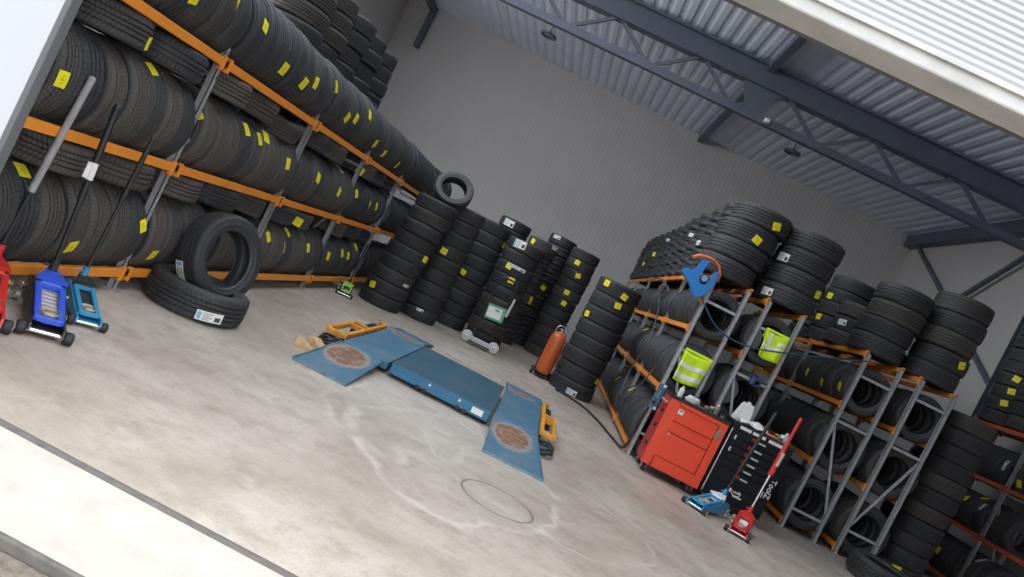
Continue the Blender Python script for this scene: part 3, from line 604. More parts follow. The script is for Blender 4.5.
def make_sticker(o, t, hit, size, style, tilt=0.):
    """curved paper sticker on the tread (or flat on the sidewall) of tyre o, where the surface is nearest to hit"""
    M, s, sw = tyre_matrix(t)
    l = M.transposed() @ (Vector(hit)-Vector(t['c']))
    a0 = math.atan2(l.y, l.x); R = t['D']/2; wl, hl = size
    rr = math.hypot(l.x, l.y)
    m = MB()
    def P(a, b, h):   # a along, b across (both metres, sticker frame), h above surface
        ca, sa = math.cos(tilt), math.sin(tilt); p, q = a*ca-b*sa, a*sa+b*ca
        if rr > R*.93:
            lim = max(0., t['W']*.45-hl*.5-abs(math.sin(tilt))*wl*.5); zz = max(-lim, min(lim, l.z)); z = zz+q
            ang = a0+p/R; rad = R+.0035+h - (abs(z)/(t['W']/2))**4*.006
            v = Vector((math.cos(ang)*rad, math.sin(ang)*rad, z))
        else:
            sg = 1 if l.z > 0 else -1; rc = min(rr, R*.93-hl*.5); ang = a0+p/rc; rad = rc+q
            v = Vector((math.cos(ang)*rad, math.sin(ang)*rad, sg*(t['W']/2*1.015+.003+h)))
        return (v.x/s, v.y/s, v.z/sw)
    def patch(a0_, a1_, b0, b1, h0, h1, n, mi):
        V = []; F = []
        for i in range(n+1):
            a = a0_+(a1_-a0_)*i/n
            for b, h in ((b0, h0), (b1, h0), (b1, h1), (b0, h1)): V.append(P(a, b, h))
        for i in range(n):
            q = 4*i
            for e in range(4): F.append((q+e, q+(e+1) % 4, q+4+(e+1) % 4, q+4+e))
        F.append((0, 1, 2, 3)); q = 4*n; F.append((q+3, q+2, q+1, q)); m.add(V, F, False, mi)
    patch(-wl/2, wl/2, -hl/2, hl/2, -.001, .001, 6, 0)
    if style == 'y':    # two pencilled digits
        patch(-wl*.25, -wl*.02, -hl*.04, hl*.02, .001, .0015, 2, 1); patch(-wl*.02, wl*.04, -hl*.2, hl*.16, .001, .0015, 1, 1); patch(wl*.12, wl*.28, -hl*.02, hl*.05, .001, .0015, 2, 1)
        mats = ['yellow', 'pencil']
    else:               # printed tyre label: heading bar, ruled lines, code block
        patch(-wl*.46, -wl*.32, -hl*.38, hl*.38, .001, .0015, 2, 2)
        for q in range(4): patch(-wl*.26, wl*(.0 if q % 2 else .1), hl*(.3-.2*q)-hl*.03, hl*(.3-.2*q)+hl*.03, .001, .0015, 3, 1)
        patch(wl*.2, wl*.42, -hl*.35, hl*.1, .001, .0015, 2, 1)
        mats = ['white', 'ink', 'bluepaper']
    c = m.build('sticker', mats, o)
    c['label'] = 'yellow paper sticker' if style == 'y' else 'white printed tyre label'
    return c
MT['pencil'] = mat('pencil_marks', (.55, .48, .02), .6)

TYRES = tyre_layout()
HIDDEN = set(globals().get('HIDDEN_TYRES', ())) | {i for i, t in enumerate(TYRES) if t['label'] == 'stuff'}
OBJ = {}
for i, t in enumerate(TYRES):
    if i in HIDDEN: continue
    M, s, sw = tyre_matrix(t)
    o = bpy.data.objects.new('tyre', CAR_ME); COL.objects.link(o)
    mx = (M @ Matrix.Diagonal((s, s, sw))).to_4x4(); mx.translation = Vector(t['c']); o.matrix_world = mx
    tag(o, t['label'], 'tyre', t['group'])
    c = bpy.data.objects.new('tread', TREAD_ME[int(t['kind'])]); COL.objects.link(c); c.parent = o
    OBJ[i] = o
def lowres(ids):
    m = MB()
    P = [(.205, .075), (.24, .1), (.285, .1), (.308, .092), (.322, .075), (.325, .02), (.317, .018), (.317, .01), (.325, .008)]
    P = P + [(r, -z) for r, z in reversed(P)] + [(.285, -.08), (.285, .08)]
    for i in ids:
        t = TYRES[i]; M, s, sw = tyre_matrix(t); q = MB(); q.lathe(P, 32, closed=True)
        m.add([Vector(t['c']) + M @ Vector((v[0]*s, v[1]*s, v[2]*sw)) for v in q.v], q.f, True)
    return m
if HIDDEN:
    o = lowres(sorted(HIDDEN)).build('tyres', 'rubber')
    tag(o, 'remaining black tyres packed deep inside the racks and stacks, mostly out of sight', 'tyres', kind='stuff')
for (idx, hit, size, style, tilt) in STICKERS:
    if idx in OBJ: make_sticker(OBJ[idx], TYRES[idx], hit, size, style, tilt)
# ---------------------------------------------------------------- racks
def channel(m, a, b, w, d, front, t=.006):
    """C-section post from a to b: web w wide facing `front`, two flanges d deep, row of slots as a shallow groove"""
    a = Vector(a); b = Vector(b); f = Vector(front).normalized(); dr = (b-a).normalized(); x = dr.cross(f).normalized()
    M = Matrix((x, f, dr)).transposed(); L = (b-a).length; c = (a+b)/2
    m.box(c - f*t/2 + x*w*.30, (w*.4, t, L), M); m.box(c - f*t/2 - x*w*.30, (w*.4, t, L), M); m.box(c - f*(t*1.4), (w*.3, t*.6, L), M)
    for s in (-1, 1): m.box(c + x*s*(w/2-t/2) - f*d/2, (t, d, L), M)
    return m
def rack(name, label, x0, x1, ys, zs, ztop, front_axis, braces=True, loc=None, beam=('orange', .042, .06), group=None, rungs=None, front_brace=None):
    """x0/x1: the two beam lines; ys: frame positions; zs: beam levels (beam top)"""
    t = thing(name, label, 'rack', ((x0+x1)/2, ys[0], 0), 0, group)
    ox, oy = (x0+x1)/2, ys[0]
    bw, bh = beam[1], beam[2]
    for i, y in enumerate(ys):
        for x in (x0, x1):
            m = MB(); fr = front_axis if front_axis != 'x' else ((1, 0, 0) if x == max(x0, x1) else (-1, 0, 0))
            channel(m, (x-ox, y-oy, 0.004), (x-ox, y-oy, ztop), .052, .045, fr)
            p = m.build('post', 'galv', t)
            m = MB(); m.box((x-ox, y-oy, .004), (.11, .09, .008)); m.build('foot_plate', 'galv', p)
        rz = rungs or [ztop*.12, ztop*.63, ztop*.88]
        for z in rz:
            m = MB(); m.bar((x0-ox, y-oy+.02, z), (x1-ox, y-oy+.02, z), .025, .032); m.build('rung', 'galv', t)
        m = MB(); br = front_brace or ((0, rz[1]), (1, rz[0]+.06))
        X = (x0-ox, x1-ox)
        m.bar((X[br[0][0]], y-oy+.03, br[0][1]), (X[br[1][0]], y-oy+.03, br[1][1]), .02, .028); m.build('brace', 'galv', t)
    for x in (x0, x1):
        for z in zs:
            for a, b in zip(ys[:-1], ys[1:]):
                m = MB(); sg = 1 if x == max(x0, x1) else -1
                m.box((x-ox+sg*.012, (a+b)/2-oy, z-bh/2), (bw, b-a-.056, bh), bev=.005)
                m.box((x-ox-sg*.006, (a+b)/2-oy, z-bh*.85), (bw*.6, b-a-.06, bh*.2))
                for yy in (a+.045, b-.045): m.box((x-ox+sg*.022, yy-oy, z-bh*.6), (.034, .034, bh*1.7), bev=.004)
                m.build('beam', beam[0], t)
    return t
YS = [3.05+1.955*i for i in range(7)]
rack('tyre_rack', 'long tyre rack with three tiers of bright orange beams, beside the row of jacks', -2.745, -3.2, YS, (.173, .985, 1.79), 1.87, 'x')
rack('tyre_rack', 'tall rack standing behind the long rack, carrying the dark stacks up high', -3.52, -3.96, [5.6, 7.4, 9.05, 10.78], (.173, 2.49), 2.53, 'x')
FA = (0, -1, 0)
rack('tyre_rack', 'tyre rack behind the red tool chest, ladder end carrying a blue forked holder', 1.65, 2.065, [8.8, 10.8, 12.8, 14.8, 16.8, 18.95], (.12, .92, 1.70, 2.385), 2.36, FA, rungs=[.3, 1.40, 2.04], front_brace=((0, 1.40), (1, .36)))
rack('tyre_rack', 'tyre rack behind the black tool cabinet, ladder end with the smaller hi-vis vest', 2.335, 2.755, [8.8, 10.8], (.12, .92, 1.70, 2.385), 2.36, FA, rungs=[.3, 1.44, 2.04], front_brace=((0, 1.44), (1, .36)))
rack('tyre_rack', 'tyre rack past the red trolley jack, third ladder end from the red chest', 3.78, 4.21, [9.2, 11.2, 13.2], (.12, .92, 1.70, 2.385), 2.36, FA, rungs=[.27, 1.47, 2.08], front_brace=((0, 1.47), (1, .33)))
rack('tyre_rack', 'tyre rack behind the single floor tyre, last of the ladder ends', 4.49, 4.91, [9.2, 11.2], (.12, .92, 1.70, 2.385), 2.36, FA, rungs=[.33, 1.48, 2.12], front_brace=((1, 1.48), (0, .33)))
rack('tyre_rack', 'dim rack with shade-darkened orange beams by the braced wall, holding tyres with white labels', 7.0, 7.44, [9.0, 10.9, 12.35], (.15, .92, 1.70, 2.51), 2.56, 'x', beam=('orange_shaded', .042, .06))

# ---------------------------------------------------------------- scissor lift
LZ = .115
t = thing('scissor_lift', 'low blue scissor car lift lying folded on the floor, end plates worn to rust', 'car lift', (-.5, 6.7, 0))
def deck(name, x0, x1, y0, y1, z0, z1, mt, parent=t):
    m = MB(); m.box(((x0+x1)/2+.5, (y0+y1)/2-6.7, (z0+z1)/2), (x1-x0, y1-y0, z1-z0), bev=.006)
    m.box(((x0+x1)/2+.5, y0-6.7-.004, z0+(z1-z0)*.35), (x1-x0-.02, .014, (z1-z0)*.18)); return m.build(name, mt, parent)
d = deck('platform', -1.0, .0, 6.60, 8.30, .03, LZ+.02, 'bluelift')
m = MB(); m.box((0, -.112, .082), (.985, .012, .09), bev=.003); m.build('side_skirt', 'skirt', d)
m = MB(); m.box((.38, -.121, .085), (.11, .006, .055)); m.build('label_plate', 'white', d)
m = MB()
for x in (.18, -.12): m.prism([(0, 0), (.03, 0), (.015, .026)], (x, -.120, .095), (1, 0, 0), (0, 0, 1), (0, 1, 0), .004)
m.build('warning_mark', 'white', d)
for x in (-.2, -.13, .2, .27): m = MB(); m.box((x, -.115, .035), (.045, .04, .035), bev=.008); m.build('latch', 'plastic', d)
m = MB(); m.box((0, .8, .03), (.9, 1.5, .05)); m.build('scissor_frame', 'plastic', t)
def end_plate(x0, x1, y0, y1, z, cx, cy, nm):
    mt = ramp_blue(cx+.5, cy-6.7, .17, .22, nm)
    m = MB(); m.box(((x0+x1)/2+.5, (y0+y1)/2-6.7, z-.04), (x1-x0, y1-y0, .07), bev=.006); return m.build('end_platform', mt, t)
end_plate(-1.49, -1.03, 6.60, 8.52, LZ, -1.27, 8.5, 'worn_plate_a'); end_plate(.03, .47, 6.80, 8.62, LZ, .20, 8.62, 'worn_plate_b')
def ramp(xa, xb, xc, xd, yn, yf, cx, cy, nm):
    """sloped drive-on plate: far edge xa..xb at yf height .1, near edge xc..xd at yn on the floor"""
    mt = ramp_blue(cx+.5, cy-6.7, .17, .30, nm); m = MB()
    V = [(xa, yf, .10), (xb, yf, .10), (xd, yn, .012), (xc, yn, .012), (xa, yf, .075), (xb, yf, .075), (xd, yn, .001), (xc, yn, .001)]
    V = [(x+.5, y-6.7, z) for x, y, z in V]
    m.add(V, [(0, 1, 2, 3), (7, 6, 5, 4), (0, 4, 5, 1), (1, 5, 6, 2), (2, 6, 7, 3), (3, 7, 4, 0)])
    # upturned rims along the sloping sides
    m.bar((xa+.5, yf-6.7, .105), (xc+.5, yn-6.7, .017), .012, .012); m.bar((xb+.5, yf-6.7, .105), (xd+.5, yn-6.7, .017), .012, .012)
    r = m.build('ramp', mt, t)
    m = MB(); m.bar((xc+.5, yn-6.7-.006, .01), (xd+.5, yn-6.7-.006, .01), .014, .018); m.build('edge_strip', 'edgeblue', r)
    m = MB(); m.cyl(((xa+.52), yf-6.7+.03, .095), ((xb+.48), yf-6.7+.03, .095), .018, n=12); m.build('hinge', 'skirt', r)
ramp(-1.49, -1.08, -1.55, -1.09, 5.56, 6.56, -1.32, 6.25, 'worn_ramp_a')
ramp(.03, .46, .07, .585, 5.72, 6.76, .25, 6.40, 'worn_ramp_b')
ramp(-1.08, -1.49, -1.05, -1.52, 9.45, 8.56, -1.27, 8.75, 'worn_ramp_c')
ramp(.46, .03, .5, 0., 9.5, 8.66, .22, 8.85, 'worn_ramp_d')
# orange lifting arms beside each end plate
def arm(x0, x1, ya, yb, nm, inner):
    z = .115; ox, oy = .5, -6.7
    m = MB()
    m.bar((x0+ox, ya+oy, z), (x0+ox, yb+oy, z), .04, .05, bev=.006); m.bar((x1+ox, ya+oy, z), (x1+ox, ya+(yb-ya)*.55+oy, z), .04, .05, bev=.006)
    for f in (0.0, .42, .55): m.bar((x0+ox, ya+(yb-ya)*f+oy, z+.002), (x1+ox, ya+(yb-ya)*f+oy, z+.002), .042, .05, bev=.006)
    m.bar((x0+ox, yb+oy, z), (x0+(x1-x0)*.5+ox, yb+oy, z), .042, .05, bev=.006)
    a = m.build('lifting_arm', 'amber', t)
    m = MB(); m.box(((x0+x1)/2+ox, (ya+yb)/2+oy+.35, .055), (abs(x1-x0)*.7, .9, .08), bev=.01); m.build('ram', 'plastic', a)
    m = MB(); m.box(((x0+x1)/2+ox, ya+oy+.25, .06), (abs(x1-x0)*.8, .3, .05), bev=.01); m.build('arm_base', 'grey', a)
arm(-1.53, -1.70, 6.72, 8.42, 'a', 1); arm(.50, .625, 6.92, 8.60, 'b', -1)
for (cx, cy, rx) in ((-1.60, 6.62, .09), (.56, 6.66, .09)):
    m = MB(); P = [(cx+.5+rx*math.cos(a)*(1+.1*math.sin(2*a)), cy-6.7+.17*math.sin(a), .03+.02*math.sin(a*1.5)**2) for a in [2*pi*i/28 for i in range(28)]]
    m.tube(P, .014, 8, closed=True); m.tube([(p[0]*1., p[1]+.05, p[2]+.022) for p in P], .012, 8, closed=True); m.build('hydraulic_hose', 'hose', t)
    m = MB(); m.box((cx+.5, cy-6.7, .025), (.09, .18, .05), bev=.01); m.build('hose_block', 'bluelift', t)
for k, (x, y, r, lab) in enumerate(((-1.66, 6.08, .3, 'pale wooden wedge block on the floor at the corner of the lift, nearer the doorway'), (-1.62, 6.33, -.2, 'pale wooden wedge block on the floor between the hose loop and another wedge'))):
    m = MB(); m.prism([(-.09, 0), (.09, 0), (.08, .015), (-.02, .065), (-.075, .062)], (0, 0, .001), (1, 0, 0), (0, 0, 1), (0, 1, 0), .12)
    o = m.build('wood_wedge', 'wood'); o.location = (x, y, 0); o.rotation_euler = (0, 0, r); tag(o, lab, 'wooden block', 'wooden wedges by the lift')

# ---------------------------------------------------------------- trolley jacks
def jack(label, loc, rz, body, side, topm, handle, hmat, hlen1, grip, scale=1., w=.26, group='trolley jacks', sleeve=None, arm_mat=None, yoke=None):
    """x forward towards the saddle wheels; handle: end point relative to the pivot, in world axes"""
    t = thing('trolley_jack', label, 'jack', loc, rz, group); t.scale = (scale,)*3
    m = MB()
    for s in (-1, 1):
        m.prism([(-.30, .045), (.27, .03), (.31, .04), (.30, .075), (.12, .10), (-.06, .145), (-.22, .175), (-.30, .15)], (0, s*w*.36, 0), (1, 0, 0), (0, 0, 1), (0, 1, 0), .012)
    m.box((.02, 0, .04), (.5, w*.68, .012)); m.build('side_frame', side, t)
    f = MB(); f.cyl((.28, -w*.55, .035), (.28, w*.55, .035), .011, n=12); f.build('axle', 'chrome', t)
    for s in (-1, 1):
        m = MB(); m.lathe([(.01, -.022), (.030, -.022), (.035, -.016), (.035, .016), (.030, .022), (.01, .022)], 24, (.28, s*w*.5, .036), (0, 1, 0)); q = m.build('front_wheel', 'plastic', t)
        m = MB(); m.lathe([(0, .024), (.016, .024), (.022, .022)], 20, (.28, s*w*.5, .036), (0, s, 0)); m.lathe([(0, -.024), (.016, -.024), (.022, -.022)], 20, (.28, s*w*.5, .036), (0, s, 0))
        m.bar((.258, s*w*.5+s*.023, .036), (.302, s*w*.5+s*.023, .036), .005, .008); m.bar((.28, s*w*.5+s*.023, .014), (.28, s*w*.5+s*.023, .058), .008, .005); m.build('hub', 'chrome', q)
        m = MB(); m.cyl((-.27, s*w*.47-.012, .030), (-.27, s*w*.47+.012, .030), .029, n=20); m.build('caster_wheel', 'grey', t)
        m = MB(); m.box((-.265, s*w*.47-.018, .05), (.035, .005, .06)); m.box((-.265, s*w*.47+.018, .05), (.035, .005, .06)); m.cyl((-.25, s*w*.47, .078), (-.25, s*w*.47, .115), .014, n=12); m.box((-.25, s*w*.44, .105), (.05, .06, .012)); m.build('caster_fork', 'chrome', t)
    # body cover frame: open rectangle with a plate inside, yoke at the rear
    m = MB()
    zf, zr = .088, .155
    for s in (-1, 1): m.bar((.24, s*w*.25, zf), (-.12, s*w*.27, zr+.01), .032, .03, bev=.004)
    m.bar((.23, -w*.27, zf), (.23, w*.27, zf), .03, .03, bev=.004); m.bar((-.12, -w*.29, zr+.012), (-.12, w*.29, zr+.012), .05, .03, bev=.004)
    m.build('body', body, t)
    m = MB(); m.prism([(-.11, -w*.22), (.10, -w*.2), (.10, w*.2), (-.11, w*.22)], (0, 0, .122), Vector((1, 0, -.19)).normalized(), (0, 1, 0), Vector((.19, 0, 1)).normalized(), .008); m.build('cover_plate', topm, t)
    m = MB(); m.prism([(-.12, -w*.36), (-.12, w*.36), (-.24, w*.16), (-.29, w*.10), (-.29, -w*.10), (-.24, -w*.16)], (0, 0, .185), (1, 0, -.12), (0, 1, 0), (.12, 0, 1), .02)
    m.box((-.16, 0, .165), (.12, w*.5, .05), bev=.01); m.build('yoke', yoke or body, t)
    # lifting arm with its saddle
    m = MB(); m.prism([(-.1, -w*.13), (.2, -w*.08), (.2, w*.08), (-.1, w*.13)], (0, 0, .085), (1, 0, -.05), (0, 1, 0), (0, 0, 1), .04); a = m.build('lift_arm', arm_mat or body, t)
    m = MB(); m.lathe([(0, .115), (.03, .115), (.035, .108), (.048, .108), (.052, .122), (.056, .122), (.056, .1), (.03, .094), (.025, .08), (0, .08)], 28, (.165, 0, 0)); m.build('saddle', 'saddle', a)
    # handle in its socket
    inv = Matrix.Rotation(-rz, 3, 'Z'); p0 = Vector((-.25, 0, .19)); e = p0 + inv @ (Vector(handle)/scale)
    dv = (e-p0); u = dv.normalized()
    m = MB(); m.cyl(p0-u*.03, p0+u*.10, .026, .022, n=16); m.cyl(p0+Vector((0, -w*.2, 0)), p0+Vector((0, w*.2, 0)), .014, n=12); m.cyl(p0+u*.06+frame_of(u)[0]*.02, p0+u*.06+frame_of(u)[0]*.05, .008, n=8); m.build('handle_socket', side if side != 'black' else 'plastic', t)
    h = MB(); h.cyl(p0+u*.06, p0+dv*hlen1, .0135, n=12); h = h.build('handle', hmat, t)
    m = MB(); m.cyl(p0+dv*hlen1, e, .019, .019, n=14); m.lathe([(0, .012), (.012, .01), (.0185, .0)], 14, e, u); m.lathe([(.019, -.004), (.0205, 0), (.019, .004)], 14, p0+dv*(hlen1+.02), u); m.build('grip', grip, h)
    if sleeve: m = MB(); m.cyl(p0+dv*sleeve[0], p0+dv*sleeve[1], .022, n=14); m.build('sleeve', sleeve[2], h)
    return t, p0, dv, h
def fwd(rear, front): return math.atan2(front[1]-rear[1], front[0]-rear[0])
# royal blue: front axle centre (-2.20,3.60)
def place(fr, ang, sc_=1.): return (fr[0]-.28*sc_*math.cos(ang), fr[1]-.28*sc_*math.sin(ang), 0)
a = R_(-48); L = place((-2.2, 3.60), a)
jk, p0, dv, hh = jack('royal blue trolley jack with tall black handle, second of three by the long rack', L, a, 'blue', 'black', 'stripes', (-.05, -.03, 1.02), 'black', .45, 'black', w=.22)
u = dv.normalized(); s_ = frame_of(u)[1]
m = MB(); m.lathe([(.0205, -.05), (.0205, .05)], 14, p0+dv*.62, u); m.box(p0+dv*.62-Vector((0, 0, 0))+frame_of(u)[0]*.021, (.03, .03, .09)); m.build('sticker', 'white', hh)
a = R_(-43); L = place((-2.27, 4.04), a, .82)
jack('light blue trolley jack with black handle, standing next to the royal blue one', L, a, 'cyan', 'cyan', 'plastic', (.0, .04, .95), 'black', .55, 'plastic', scale=.82, w=.22, yoke='plastic')
a = R_(-48); L = place((-2.37, 3.37), a)
jack('red trolley jack cut by the picture edge, pale grey handle tube', L, a, 'red', 'red', 'plastic', (.04, .03, 1.10), 'black', .38, 'gripgrey', w=.22)
a = R_(-75); L = place((-2.50, 9.86), a, .72)
jack('small lime green trolley jack at the far end of the long rack', L, a, 'green', 'plastic', 'plastic', (-.02, .06, .62), 'black', .6, 'black', scale=.72, w=.30)
# right hand pair in front of the tool cabinets
a = math.atan2(7.60-8.02, 2.26-2.62); L = place((2.27, 7.62), a, .95)
jk, p0, dv, hh = jack('low blue trolley jack with thin black handle leaning before the black tool cabinet', L, a, 'cyan', 'cyan', 'paleg', (.12, .05, 1.06), 'black', .3, 'black', scale=.95, w=.27, yoke='whitepl')
m = MB(); m.box((-.02, .0, .130), (.09, .06, .006), Matrix.Rotation(R_(10), 3, 'Y')); m.build('data_plate', 'plastic', jk)
a = math.atan2(7.32-7.85, 2.67-2.87); L = place((2.67, 7.33), a, .92)
jk, p0, dv, hh = jack('red trolley jack with red handle sleeve in front of the black tool cabinet', L, a, 'red', 'red', 'red', (.055, .05, 1.13), 'chrome', .42, 'red', scale=.92, w=.25)
m = MB(); m.prism([(-.06, -.045), (.06, -.045), (.06, .045), (-.06, .045)], (0.01, 0, .128), Vector((1, 0, -.19)).normalized(), (0, 1, 0), Vector((.19, 0, 1)).normalized(), .004); m.build('label_plate', 'white', jk)
u = dv.normalized()
m = MB(); m.cyl(p0+dv*.41, p0+dv*.72, .027, n=14); m.build('sleeve', 'red', hh)
m = MB(); c = p0+dv*.58; inv = Matrix.Rotation(-a, 3, 'Z'); fdir = inv @ Vector((.55, -.83, 0)); sd = u.cross(fdir).normalized()
m.box(c+fdir*.026, (.04, .006, .17), Matrix((sd, fdir.normalized(), u)).transposed()); m.build('sticker', 'white', hh)
m = MB(); c = p0+dv*.455
m.box(c+fdir*.027, (.036, .006, .05), Matrix((sd, fdir.normalized(), u)).transposed()); m.build('sticker', 'redprint', hh)
# ---------------------------------------------------------------- red tool chest
CY = 8.25
t = thing('tool_chest', 'bright red rolling tool chest with drawers and door, topped by clutter', 'tool chest', (2.05, CY, 0))
x0, x1 = -.345, .345
m = MB(); m.box((0, .225, .485), (.69, .44, .78), bev=.008)
m.build('carcass', 'reddark', t)
m = MB(); m.box((-.285, -.003, .485), (.12, .018, .78), bev=.004); m.box((.30, -.003, .485), (.09, .018, .78), bev=.004); m.box((.005, -.003, .855), (.5, .018, .04), bev=.004); m.box((.005, -.003, .16), (.5, .018, .13), bev=.004); m.build('front_frame', 'redchest', t)
def drawer(z0, z1, nm):
    m = MB(); m.box((.005, -.006, (z0+z1)/2), (.472, .02, z1-z0-.008), bev=.004); m.box((.005, -.018, z1-.014), (.46, .012, .012), bev=.003); return m.build(nm, 'redchest', t)
d = drawer(.655, .83, 'drawer'); m = MB(); m.box((-.19, -.0175, .775), (.06, .003, .055)); m.build('sticker', 'white', d); m = MB(); m.box((-.19, -.0195, .785), (.04, .002, .012)); m.build('print', 'ink', d)
drawer(.525, .652, 'drawer')
m = MB(); m.box((.005, -.006, .375), (.472, .02, .285), bev=.004); d = m.build('door', 'redchest', t)
m = MB(); m.cyl((-.2, -.02, .50), (-.2, -.014, .50), .012, n=14); m.build('lock', 'chrome', d)
m = MB(); m.prism([(-.02, -.07), (.03, -.05), (.035, .05), (0, .075), (-.03, .02)], (.275, -.014, .74), (1, 0, 0), (0, 0, 1), (0, 1, 0), .003); m.build('peeling_tape', 'tan', t)
m = MB(); m.box((0, .225, .885), (.7, .46, .012)); 
for s in (-1, 1): m.box((s*.345, .225, .90), (.012, .46, .035)); m.box((0, .225+s*.225, .90), (.7, .012, .035))
m.build('top_tray', 'plastic', t)
for (x, y) in ((-.28, .05), (.28, .05), (-.28, .40), (.28, .40)):
    m = MB(); m.cyl((x-.018, y, .046), (x+.018, y, .046), .045, n=24); c = m.build('caster_wheel', 'plastic', t)
    m = MB(); m.box((x-.026, y, .065), (.006, .035, .06)); m.box((x+.026, y, .065), (.006, .035, .06)); m.box((x, y, .093), (.06, .06, .008)); m.cyl((x-.03, y, .046), (x+.03, y, .046), .01, n=10); m.build('caster_fork', 'grey', c)
for z in (.3, .52, .70): 
    m = MB(); m.cyl((-.345, .12, z), (-.372, .12, z), .022, n=14); m.build('side_knob', 'plastic', t)
m = MB(); m.bar((-.36, .06, .80), (-.36, .40, .80), .02, .02); m.build('side_rail', 'grey', t)

# ---------------------------------------------------------------- black tool cabinet
t = thing('tool_cabinet', 'black rolling tool cabinet with a column of pale drawer handles beside the red chest', 'tool cabinet', (2.80, CY+.02, 0))
m = MB(); m.box((0, .23, .52), (.70, .46, .86), bev=.01); m.build('carcass', 'blackcab', t)
zt = [.90, .80, .715, .63, .545, .455, .30, .14]
for a, b in zip(zt[:-1], zt[1:]):
    m = MB(); m.box((.02, -.008, (a+b)/2), (.60, .022, a-b-.01), bev=.004); d = m.build('drawer', 'blackcab', t)
    zc = a-.045
    m = MB(); m.box((.0, -.03, zc), (.085, .03, .018), bev=.004); m.build('handle', 'paleg', d)
    m = MB(); m.box((-.085, -.0205, zc+.005), (.055, .004, .035)); m.build('red_glow_patch', 'reddark', d)  # reddish glow beside the handle, put in as a dark red plate
m = MB(); m.box((0, .23, .955), (.72, .48, .02), bev=.006); m.build('worktop', 'plastic', t)
for x, w_ in ((-.22, .13), (-.06, .15), (.14, .17)):
    m = MB(); m.box((x, -.012, .925), (w_, .012, .035), bev=.003); m.build('label_strip', 'white', t)
m = MB(); m.cyl((-.36, -.02, .12), (-.36, -.02, .88), .011, n=12); m.build('corner_bar', 'chrome', t)
for z in (.66, .80): 
    m = MB(); m.box((-.29, -.026, z), (.02, .02, .05), bev=.004); m.build('side_latch', 'paleg', t)
for (x, y) in ((-.28, .06), (.28, .06), (-.28, .40), (.28, .40)):
    m = MB(); m.cyl((x-.018, y, .042), (x+.018, y, .042), .041, n=24); c = m.build('caster_wheel', 'plastic', t)
    m = MB(); m.box((x-.026, y, .06), (.006, .035, .06)); m.box((x+.026, y, .06), (.006, .035, .06)); m.box((x, y, .086), (.06, .06, .008)); m.build('caster_fork', 'grey', c)
# white mark low on the bottom drawer: star, bow and bar
m = MB(); c0 = (-.03, -.0225, .245)
st = []
for i in range(8):
    r_ = .032 if i % 2 == 0 else .012; st.append((-.05+r_*math.cos(pi/4*i), .012+r_*math.sin(pi/4*i)))
m.prism(st, c0, (1, 0, 0), (0, 0, 1), (0, 1, 0), .004)
bow = [(-.03+.05*(1-math.cos(q)), -.028*math.sin(q)+.0) for q in [pi*i/10 for i in range(11)]]
m.tube([(c0[0]+a, c0[1], c0[2]+b) for a, b in bow], .0055, 6)
m.prism([(.03, 0), (.055, .035), (.08, .0)], c0, (1, 0, 0), (0, 0, 1), (0, 1, 0), .004)
m.bar((c0[0]+.0, c0[1], c0[2]-.035), (c0[0]+.10, c0[1], c0[2]-.035), .004, .018)
m.build('emblem', 'white', t)
fc = bpy.data.curves.new('lettering', 'FONT'); fc.body = 'ToolZ'; fc.size = .09; fc.extrude = .002; fc.align_x = 'LEFT'
fo = bpy.data.objects.new('lettering', fc); COL.objects.link(fo); fo.parent = t; fc.materials.append(MT['white'])
LM = Matrix(((0, 1, 0, .272), (0, 0, -1, -.022), (-1, 0, 0, .570), (0, 0, 0, 1)))
bpy.context.view_layer.update()
lme = bpy.data.meshes.new_from_object(fo.evaluated_get(bpy.context.evaluated_depsgraph_get())); bpy.data.objects.remove(fo)
fo = bpy.data.objects.new('lettering', lme); COL.objects.link(fo); fo.parent = t; fo.matrix_local = LM
m = MB()
m.bar((.245, -.0225, .40), (.245, -.0225, .33), .018, .004); m.build('lettering_bar', 'white', t)

# ---------------------------------------------------------------- clutter on the chests
TOPR = .891; TOPB = .965+.0005
def crumple(m, c, r, seed, flat=.7):
    rn = random.Random(seed); bm = bmesh.new(); bmesh.ops.create_icosphere(bm, subdivisions=2, radius=1.)
    for v in bm.verts: v.co *= rn.uniform(.72, 1.1)
    bm.verts.index_update()
    zs = min(v.co.z for v in bm.verts)
    m.add([(c[0]+v.co.x*r, c[1]+v.co.y*r*.9, c[2]+(v.co.z-zs)*r*flat) for v in bm.verts], [[v.index for v in f.verts] for f in bm.faces]); bm.free(); return m
def solo(m, name, mt, lab, cat, group=None): return tag(m.build(name, mt), lab, cat, group)
solo(crumple(MB(), (1.93, 8.36, TOPR), .075, 3), 'rag', 'rag', 'crumpled white rag on top of the red chest, towards its middle', 'rag')
solo(crumple(MB(), (2.00, 8.5, TOPR), .07, 4), 'rag', 'rag', 'crumpled white rag on top of the red chest, behind the other rag', 'rag')
def bottle(x, y, z, r, h, mt, capm, lab):
    t = thing('bottle', lab, 'bottle', (x, y, z)); m = MB(); m.lathe([(0, .0), (r*.95, 0), (r, .01), (r, h*.7), (r*.9, h*.78), (r*.38, h*.86), (r*.38, h*.9), (0, h*.9)], 20); m.build('body', mt, t)
    m = MB(); m.lathe([(0, h), (r*.45, h), (r*.47, h*.9), (r*.47, h*.87)], 16); m.build('cap', capm, t)
bottle(1.80, 8.40, TOPR, .03, .15, 'whitepl', 'paleg', 'small white bottle at the ladder corner of the red chest top')
bottle(2.28, 8.55, TOPR, .035, .13, 'tan', 'whitepl', 'small brown bottle on the red chest top close to the white canister')
